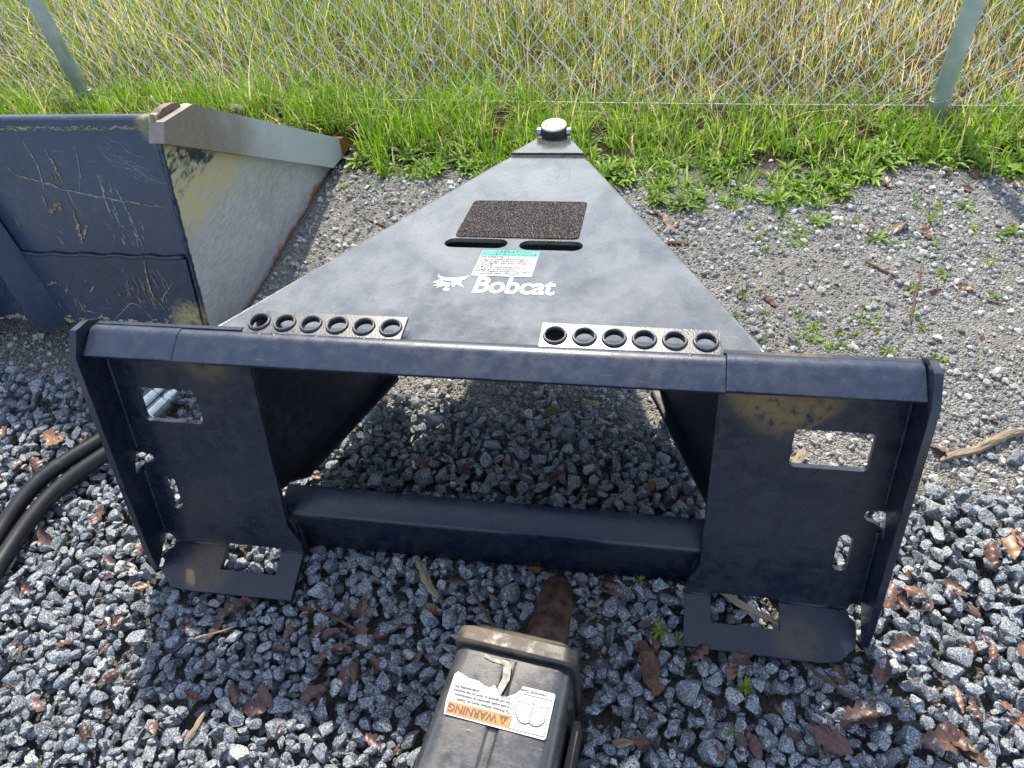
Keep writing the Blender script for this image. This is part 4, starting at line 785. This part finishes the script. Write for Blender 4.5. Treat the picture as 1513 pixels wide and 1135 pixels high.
for i, (x, y, s) in enumerate(LEAVES):
    kind = 'lobed' if s > 0.028 and i % 2 else ('narrow' if i % 5 == 0 else 'oval')
    shade = -0.55 < x < 0.6 and y < 0.0
    mt = 'leaf_shaded' if (shade and i % 4) else ('leaf_red' if i % 7 else 'leaf_tan')  # leaves lying in the attachment's shadow get the darker colour
    if x > 0.56 and i % 2: mt = 'leaf_red' if i % 4 else 'leaf_tan'
    if i in (72, 73): mt = 'leaf_tan'
    if i in (0, 64, 86): kind = 'lobed'
    o = link('dead_leaf', LK[(kind, i % 5, mt)]); L = s * (0.92 if y < 0.2 else 1.05) * random.uniform(0.85, 1.15)
    o.location = (x, y, surf(x, y) - (0.0065 if y < 0.35 else 0.002)); o.scale = (L, L, L); o.rotation_euler = (random.gauss(0, 0.22), random.gauss(0, 0.22), random.uniform(0, 6.28))
    for gi, (tst, lb) in enumerate(regions):
        if tst(x, y): break
    hue = {'leaf_shaded': 'dark wet shaded', 'leaf_red': 'russet brown', 'leaf_tan': 'light tan'}[mt]; shp = {'lobed': 'lobed', 'oval': 'oval', 'narrow': 'narrow curled'}[kind]; sz = 'large ' if L > 0.05 else ('small ' if L < 0.03 else '')
    tag(o, special.get(i, '%s%s %s leaf %s' % (sz, hue, shp, lb.split(' leaf ')[1])), 'leaf', 'dead leaves on the ground')

# ------------------------------------------------------------------ sticks, bark and wood chips
STK = [((0.720, 0.315), (0.882, 0.399), 0.0147, 'branch', 'weathered split branch lying on gravel at the right edge', 'wood'), ((0.339, 0.018), (0.431, -0.025), 0.0091, 'wood_splinter', 'pale wood splinter lying behind the slot of the right flange', 'wood'), ((-0.114, 0.017), (-0.069, -0.044), 0.0119, 'wood_splinter', 'frayed grey wood splinter in front of the crossmember', 'wood'), ((-0.017, -0.025), (0.032, -0.084), 0.0045, 'twig', 'thin brown twig left of the chisel', 'bark'), ((-0.425, -0.150), (-0.364, -0.119), 0.0026, 'dry_stalk', 'thin straw stalk below the left flange', 'wood'), ((-0.367, -0.293), (-0.358, -0.249), 0.0070, 'wood_chip', 'upright tan wood sliver at the lower left', 'wood'), ((0.476, 0.266), (0.504, 0.320), 0.0136, 'wood_chip', 'wood chip seen through the window of the right plate', 'wood'), ((0.113, 0.353), (0.146, 0.369), 0.0125, 'wood_chip', 'square tan wood chip on gravel under the deck', 'wood'), ((0.208, -0.215), (0.234, -0.211), 0.0107, 'wood_chip', 'tan wood chip right of the breaker housing', 'wood'), ((0.240, -0.074), (0.261, -0.148), 0.0200, 'bark_strip', 'dark red bark strip left of the right flange', 'bark'), ((0.448, 0.716), (0.478, 0.675), 0.0120, 'bark_chip', 'brown bark chip on fine gravel near the deck edge', 'bark'), ((0.726, 0.633), (0.782, 0.821), 0.0045, 'twig', 'long brown twig on the fine gravel at right', 'bark'), ((0.672, 0.832), (0.733, 0.778), 0.0050, 'twig', 'short twig among the small weeds at right', 'bark'), ((0.151, 0.193), (0.120, 0.160), 0.0040, 'twig', 'short dark twig on gravel behind the crossmember', 'bark'), ((0.255, 0.880), (0.305, 0.877), 0.0100, 'wood_chip', 'brown wood chip beside the right deck edge', 'bark'), ((0.867, 0.721), (0.912, 0.704), 0.0035, 'twig', 'small twig at the far right of the fine gravel', 'bark'), ((-0.422, 0.758), (-0.387, 0.837), 0.0035, 'dry_stalk', 'dry stalk on gravel between bucket and deck', 'wood'), ((-0.501, 0.958), (-0.418, 0.918), 0.0050, 'twig', 'brown twig on gravel near the bucket side', 'bark'), ((0.172, 0.003), (0.214, -0.009), 0.0050, 'twig', 'brown twig right of the chisel tip', 'bark'), ((-0.253, -0.080), (-0.191, -0.100), 0.0055, 'twig', 'brown twig right of the left flange', 'bark'), ((0.458, -0.077), (0.510, -0.116), 0.0050, 'twig', 'curved brown twig below the right flange', 'bark'), ((0.232, 1.00), (0.268, 0.925), 0.016, 'wood_chip', 'orange split wood piece behind the right deck edge', 'wood'), ((-1.045, 1.42), (-0.985, 1.395), 0.030, 'bark_chunk', 'brown bark chunk in the grass behind the bucket', 'wood')]
for a, b, w, nm, lb, mt in STK:
    A = Vector((a[0], a[1], 0)); B = Vector((b[0], b[1], 0)); L = (B - A).length; n = 9 if L > 0.05 else 5; V = []; F = []
    flatk = 0.45 if 'chip' in nm or 'strip' in nm or 'splinter' in nm else 0.85; r = random.Random(lb); sd = 8
    for i in range(n):
        t = i / (n - 1); rad = w / 2 * (0.75 + 0.4 * math.sin(t * 2.6 + r.random())) * (0.55 if i in (0, n - 1) else 1); cy = r.gauss(0, w * 0.12); cz = r.gauss(0, w * 0.08)
        for k in range(sd):
            an = 2 * math.pi * k / sd; q = rad * r.uniform(0.8, 1.2); V.append(((t - 0.5) * L, cy + q * math.cos(an), cz + q * flatk * math.sin(an)))
    for i in range(n - 1):
        for k in range(sd): a1, b1 = i * sd + k, i * sd + (k + 1) % sd; F.append((a1, b1, b1 + sd, a1 + sd))
    F += [tuple(range(sd - 1, -1, -1)), tuple(range((n - 1) * sd, n * sd))]
    o = link(nm, fix(mesh(nm, V, F, w < 0.006)), mt); zA, zB = surf(A.x, A.y), surf(B.x, B.y)
    if b[1] > 1.2: zA = zB = 0.05
    C_ = (A + B) / 2; zc = max((zA + zB) / 2, surf(C_.x, C_.y)); o.location = (C_.x, C_.y, zc + w * flatk * 0.35); o.rotation_euler = (0, -math.atan2(zB - zA, L) * 0.7, math.atan2(B.y - A.y, B.x - A.x))
    tag(o, lb, {'branch': 'branch', 'twig': 'twig', 'dry_stalk': 'straw', 'bark_strip': 'bark', 'bark_chip': 'bark', 'bark_chunk': 'bark'}.get(nm, 'wood chip'))

# ------------------------------------------------------------------ grass
def blades(n, place, hgt, wid, lean, colf, seg=4):
    """n curved tapering blades -> vertex, face and colour arrays"""
    P = place(n); n = len(P); x, y = P[:, 0], P[:, 1]; h = hgt(x, y, n); w = wid(n); th = rng.uniform(0, 2 * np.pi, n); ln = lean(n); ft = rng.uniform(0, np.pi, n)
    cx_, cy_ = np.cos(th), np.sin(th); wx, wy = np.cos(ft), np.sin(ft); V = np.zeros((n, seg * 2 + 1, 3), np.float32); z0 = np.full(n, -0.012)
    for i in range(seg + 1):
        t = i / seg; bx = ln * t ** 1.8; bz = t * (1 - 0.35 * (ln * t) ** 1.2)
        px_, py_, pz_ = x + cx_ * bx * h, y + cy_ * bx * h, z0 + bz * h; ww = w * (1 - t) ** 0.6 * 0.5 if i < seg else None
        if i < seg:
            V[:, 2 * i] = np.stack([px_ - wx * ww, py_ - wy * ww, pz_], 1); V[:, 2 * i + 1] = np.stack([px_ + wx * ww, py_ + wy * ww, pz_], 1)
        else: V[:, 2 * seg] = np.stack([px_, py_, pz_], 1)
    k = seg * 2 + 1; base = (np.arange(n) * k)[:, None]; T = []
    for i in range(seg - 1): T += [(2 * i, 2 * i + 1, 2 * i + 3), (2 * i, 2 * i + 3, 2 * i + 2)]
    T.append((2 * seg - 2, 2 * seg - 1, 2 * seg)); F = (base[:, None, :] + np.array(T)[None]).reshape(-1, 3)
    c = colf(x, y, n); C = np.ones((n, k, 4), np.float32); C[:, :, :3] = c[:, None, :]
    return V.reshape(-1, 3), F, C.reshape(-1, 4)
def joinb(name, sets, label, mat='grass'):
    V, F, C, nb = [], [], [], 0
    for v, f, c in sets: V.append(v); F.append(f + nb); C.append(c); nb += len(v)
    o = link(name, npmesh(name, np.concatenate(V), np.concatenate(F), True, [('col', 'FLOAT_COLOR', 'color', np.concatenate(C))]), mat); return tag(o, label, 'grass', kind='stuff')
def fy_fence(x): return FA.y + (x - FA.x) * FD.y / FD.x
def not_bucket(P): return P[~((P[:, 0] < -0.60) & (P[:, 1] < 1.36))]
def patch(x, y, sc=1.6, o=0.0): return np.array([mnoise.noise(Vector((a * sc, b * sc, o))) for a, b in zip(x, y)])
def pl_front(n):
    x = rng.uniform(-2.9, 2.3, n); gf = np.interp(x, [-3, -1.2, -0.57, -0.34, 0.05, 0.21, 0.55, 0.70, 0.80, 1.1, 3], [1.25, 1.25, 1.20, 1.13, 1.13, 1.06, 1.045, 1.15, 1.22, 1.22, 1.22])
    gf = gf + 0.035 * np.sin(x * 17) + 0.02 * np.sin(x * 41 + 1); y = gf + (1.56 - gf) * rng.random(n) ** 0.85; t = patch(x, y, 7.0, 21.0); x, y = x[t > -0.30], y[t > -0.30]; return not_bucket(np.stack([x, y], 1))
def pl_field(n):
    y = 1.47 + (rng.random(n) ** 1.25) * 2.9; x = rng.uniform(-1, 1, n) * (2.2 + 0.7 * (y - 1.4)) - 0.4; P = np.stack([x, y], 1)
    tuft = patch(x, y, 9.0, 4.0); return P[((tuft + rng.uniform(-0.35, 0.5, n)) > -0.12) & (rng.random(n) < 0.25 + (y - fy_fence(x)) / 0.25)]
G1 = np.array((0.27, 0.375, 0.075)); G2 = np.array((0.12, 0.205, 0.038)); G3 = np.array((0.48, 0.50, 0.19)); DRY = np.array((0.66, 0.57, 0.34)); DRY2 = np.array((0.38, 0.31, 0.19)); BRN = np.array((0.085, 0.055, 0.04))
def col_front(x, y, n):
    t = rng.random((n, 1)); c = (G2 * (1 - t) + G1 * t) * np.array((0.92, 1.08, 0.8)); k = rng.random((n, 1)); c = np.where(k > 0.88, G3 * rng.uniform(0.8, 1.1, (n, 1)), c); c = np.where(k < 0.05, DRY * 0.9, c); return c * rng.uniform(0.8, 1.2, (n, 1))
def col_field(x, y, n):
    dry = np.clip(0.33 + 0.65 * patch(x, y, 1.3, 2.0) + 0.10 * (x - 0.2) + 0.15 * (y - 1.8), 0.08, 0.72); t = rng.random((n, 1)); c = G2 * (1 - t) + G1 * t; k = rng.random(n)
    d = np.where(rng.random((n, 1)) > 0.35, DRY, DRY2); c = np.where((k < dry)[:, None], d, c); c = np.where((k > 0.90)[:, None], G3, c); return c * rng.uniform(0.75, 1.25, (n, 1))
def hf(x, y, n): return (0.042 + 0.036 * np.clip((y - 1.10) / 0.2, 0, 1) - 0.03 * np.clip((y - 1.36) / 0.1, 0, 1) * (x > -0.1)) * rng.lognormal(0, 0.33, n) * (1.0 + 0.35 * np.clip(-x, -0.6, 0.8))
def hfield(x, y, n): return (0.10 + 0.07 * np.clip((y - 1.55) / 0.5, 0, 1) + 0.05 * patch(x, y, 2.2, 7.0)) * rng.lognormal(0, 0.33, n)
joinb('grass', [blades(25000, pl_front, hf, lambda n: rng.uniform(0.0024, 0.0068, n), lambda n: rng.gamma(2.0, 0.24, n).clip(0, 1.3), col_front)], 'bright green grass growing along the near side of the fence')
joinb('tall_grass', [blades(46000, pl_field, hfield, lambda n: rng.uniform(0.0018, 0.0046, n), lambda n: rng.gamma(2.0, 0.22, n).clip(0, 1.3), col_field)], 'tall mixed green and straw grass in the field beyond the fence')
# bent straw thatch near the ground, all over the field and at the fence foot
def pl_thatch(n):
    y = 1.36 + (rng.random(n) ** 1.1) * 2.6; x = rng.uniform(-1, 1, n) * (2.2 + 0.7 * (y - 1.4)) - 0.4; return not_bucket(np.stack([x, y], 1))
joinb('straw', [blades(15000, pl_thatch, lambda x, y, n: rng.uniform(0.05, 0.16, n), lambda n: rng.uniform(0.0012, 0.003, n), lambda n: rng.uniform(0.8, 1.7, n), lambda x, y, n: np.where(rng.random((n, 1)) > 0.45, DRY * 0.95, DRY2) * rng.uniform(0.7, 1.25, (n, 1)))], 'bent dry straw thatch at the foot of the field grass')
def pl_stalk(n):
    x = rng.normal(0.25, 0.75, n); y = rng.uniform(1.6, 3.4, n); P = np.stack([x, y], 1); t = patch(x, y, 2.4, 11.0); return P[t > -0.08]
joinb('dry_weed_stalks', [blades(1700, pl_stalk, lambda x, y, n: rng.uniform(0.2, 0.42, n), lambda n: rng.uniform(0.0020, 0.0034, n), lambda n: rng.uniform(0.02, 0.28, n), lambda x, y, n: np.where(rng.random((n, 1)) > 0.4, BRN, DRY2 * 0.9) * rng.uniform(0.8, 1.3, (n, 1)))], 'thin brown dead weed stalks standing in the field')

# ------------------------------------------------------------------ weeds: rosettes and tufts
def weed_mesh(seed, kind):
    r = random.Random(seed); V = []; F = []; C = []
    nl = r.randint(9, 15) if kind != 'tuft' else r.randint(12, 20)
    for k in range(nl):
        th = 2 * math.pi * k / nl + r.uniform(-.35, .35); L = r.uniform(0.5, 1.0); el = r.uniform(0.15, 0.75) if kind != 'tuft' else r.uniform(0.6, 1.35); w = (0.13 if kind == 'rosette' else 0.20) if kind != 'tuft' else 0.035
        g = r.uniform(0.8, 1.25); col = tuple(c * g for c in ((0.18, 0.27, 0.035) if r.random() > 0.35 else (0.10, 0.18, 0.03))); n = 7; b = len(V)
        for i in range(n):
            t = i / (n - 1); rad = L * t; z = L * (math.sin(el) * t - 0.55 * math.sin(el) * t * t * (1 if kind != 'tuft' else 0.4)) + 0.02
            ww = w * L * math.sin(math.pi * min(1, 0.08 + t * 0.90)) * (1.0 if kind == 'tuft' or i % 2 else 0.6) + 0.004
            d = Vector((math.cos(th), math.sin(th), 0)); s = Vector((-d.y, d.x, 0))
            p = d * rad * math.cos(el * 0.6) + Vector((0, 0, z)); V += [p - s * ww + Vector((0, 0, ww * 0.4)), p, p + s * ww + Vector((0, 0, ww * 0.4))]; C += [(*col, 1)] * 3
            if i: F += [(b + 3 * i - 3, b + 3 * i - 2, b + 3 * i + 1, b + 3 * i), (b + 3 * i - 2, b + 3 * i - 1, b + 3 * i + 2, b + 3 * i + 1)]
    me = mesh('weed', V, F, True); at_ = me.attributes.new('col', 'FLOAT_COLOR', 'POINT'); at_.data.foreach_set('color', np.array(C, np.float32).ravel()); me.materials.append(M['grass']); return me
WM = {k: [weed_mesh(i * 5 + j, k) for i in range(4)] for j, k in enumerate(('rosette', 'broad', 'tuft'))}
WD = [(0.265, -0.056, 0.029, 'small bright green weed beside the right flange'), (0.545, 0.583, 0.029, None), (0.519, 0.64, 0.027, None), (0.635, 0.647, 0.032, None), (0.594, 0.977, 0.046, None), (0.832, 0.985, 0.051, None), (0.715, 0.918, 0.054, None), (0.753, 0.747, 0.033, None), (0.912, 0.831, 0.042, None), (0.901, 0.734, 0.027, None), (0.552, 0.475, 0.026, 'low weed just behind the lip near the right corner'), (0.417, 0.697, 0.034, None), (0.67, 0.554, 0.026, None), (0.611, 0.48, 0.02, None), (0.409, 1.013, 0.050, None), (0.82, 0.794, 0.036, None), (0.065, 0.336, 0.02, 'tiny green seedling on gravel under the deck'), (0.289, -0.068, 0.020, 'tiny weed tuft touching the inner edge of the right flange'), (0.232, 0.021, 0.014, 'tiny green sprout below the crossmember'), (0.38, -0.119, 0.022, 'thin grass tuft on gravel below the right flange'), (0.355, -0.184, 0.018, 'small seedling on gravel at the bottom right of the breaker'), (0.924, 1.053, 0.046, None), (0.995, 0.952, 0.044, None), (0.514, 0.988, 0.050, None), (-0.60, 1.10, 0.035, 'low weed beside the bucket cutting corner'), (-0.44, 1.03, 0.03, 'small weed between bucket and deck'), (0.33, 0.99, 0.045, None), (1.10, 0.80, 0.04, None), (0.98, 0.60, 0.025, None), (0.47, 0.86, 0.03, None)]
for i, (x, y, s, lb) in enumerate(WD):
    kind = ('rosette', 'broad', 'tuft')[i % 3]; o = link('weed', WM[kind][i % 4]); o.location = (x, y, (surf(x, y) if y < 0.5 else gz(x, y) - 0.004)); L = s * 0.75; o.scale = (L, L, L * (0.9 if kind != 'tuft' else 1.5)); o.rotation_euler = (0, 0, random.uniform(0, 6.28))
    where = 'close to the grass edge' if y > 0.90 else ('near the right edge of the picture' if x > 0.85 else ('beside the deck edge' if x < 0.50 else ('behind the right corner of the lip' if y < 0.62 else 'amid the trodden fine gravel at right')))
    tag(o, lb or '%s weed %s' % ({'rosette': 'toothed green rosette', 'broad': 'low broad-leaved green', 'tuft': 'spiky green tuft of'}[kind], where), 'weed', 'weeds in the fine gravel')
# broad-leaved plants crowding the front edge of the grass: ground cover nobody could count
V, F, C, nb = [], [], [], 0
spots = [(rng.uniform(0.38, 1.5), rng.uniform(0.50, 1.15)) for _ in range(26)]
for i in range(640):
    x = rng.uniform(-0.62, 1.9); y = grass_front(x) + abs(rng.normal(0, 0.11)) - 0.02 + 0.03 * math.sin(x * 17)
    low = i >= 420
    if low: cx_, cy_ = spots[i % 26]; x = cx_ + rng.normal(0, 0.035); y = cy_ + rng.normal(0, 0.025)
    me = WM[('rosette', 'broad', 'rosette')[i % 3]][i % 4]; v = np.array([tuple(q.co) for q in me.vertices]); f = np.array([list(q.vertices) for q in me.polygons]); cc = np.zeros(len(v) * 4, np.float32); me.attributes['col'].data.foreach_get('color', cc)
    s = rng.uniform(0.016, 0.052) if not low else rng.uniform(0.006, 0.016); th = rng.uniform(0, 6.28); ca, sa = math.cos(th), math.sin(th); w = (v * s * np.array([1, 1, 1.5])) @ np.array([[ca, sa, 0], [-sa, ca, 0], [0, 0, 1]]) + np.array([x, y, gz(x, y) - 0.004]); c = cc.reshape(-1, 4); c[:, :3] *= rng.uniform(0.8, 1.6)
    V.append(w); F.append(f + nb); C.append(c); nb += len(w)
tag(link('ground_cover', npmesh('ground_cover', np.concatenate(V), np.concatenate(F), True, [('col', 'FLOAT_COLOR', 'color', np.concatenate(C))]), 'grass'), 'leafy green weeds crowding the front edge of the grass', 'plants', kind='stuff')

# look-alikes: say which one it is by its order from left to right in the picture
def picture_x(o):
    p = o.location - CAM; return p.dot(CX) / p.dot(CF)
ORD = ['leftmost', 'second', 'third', 'fourth', 'fifth', 'sixth', 'seventh', 'eighth', 'ninth', 'tenth', 'eleventh', 'twelfth']
same = {}
for o in bpy.data.objects:
    if o.parent is None and 'label' in o and o.get('category') in ('leaf', 'weed'): same.setdefault(o['label'], []).append(o)
for lb, os_ in same.items():
    if len(os_) < 2: continue
    os_.sort(key=picture_x); pl = lb.replace(' leaf ', ' leaves ').replace('tuft of weed', 'weed tufts').replace(' weed ', ' weeds ')
    pl = pl.replace('rosette weeds', 'rosettes')
    for i, o in enumerate(os_):
        o['label'] = ('%s of %s' if i == 0 else ('rightmost of %.0s%s' if i == len(os_) - 1 else '%s from left of %s')) % (ORD[i], pl)
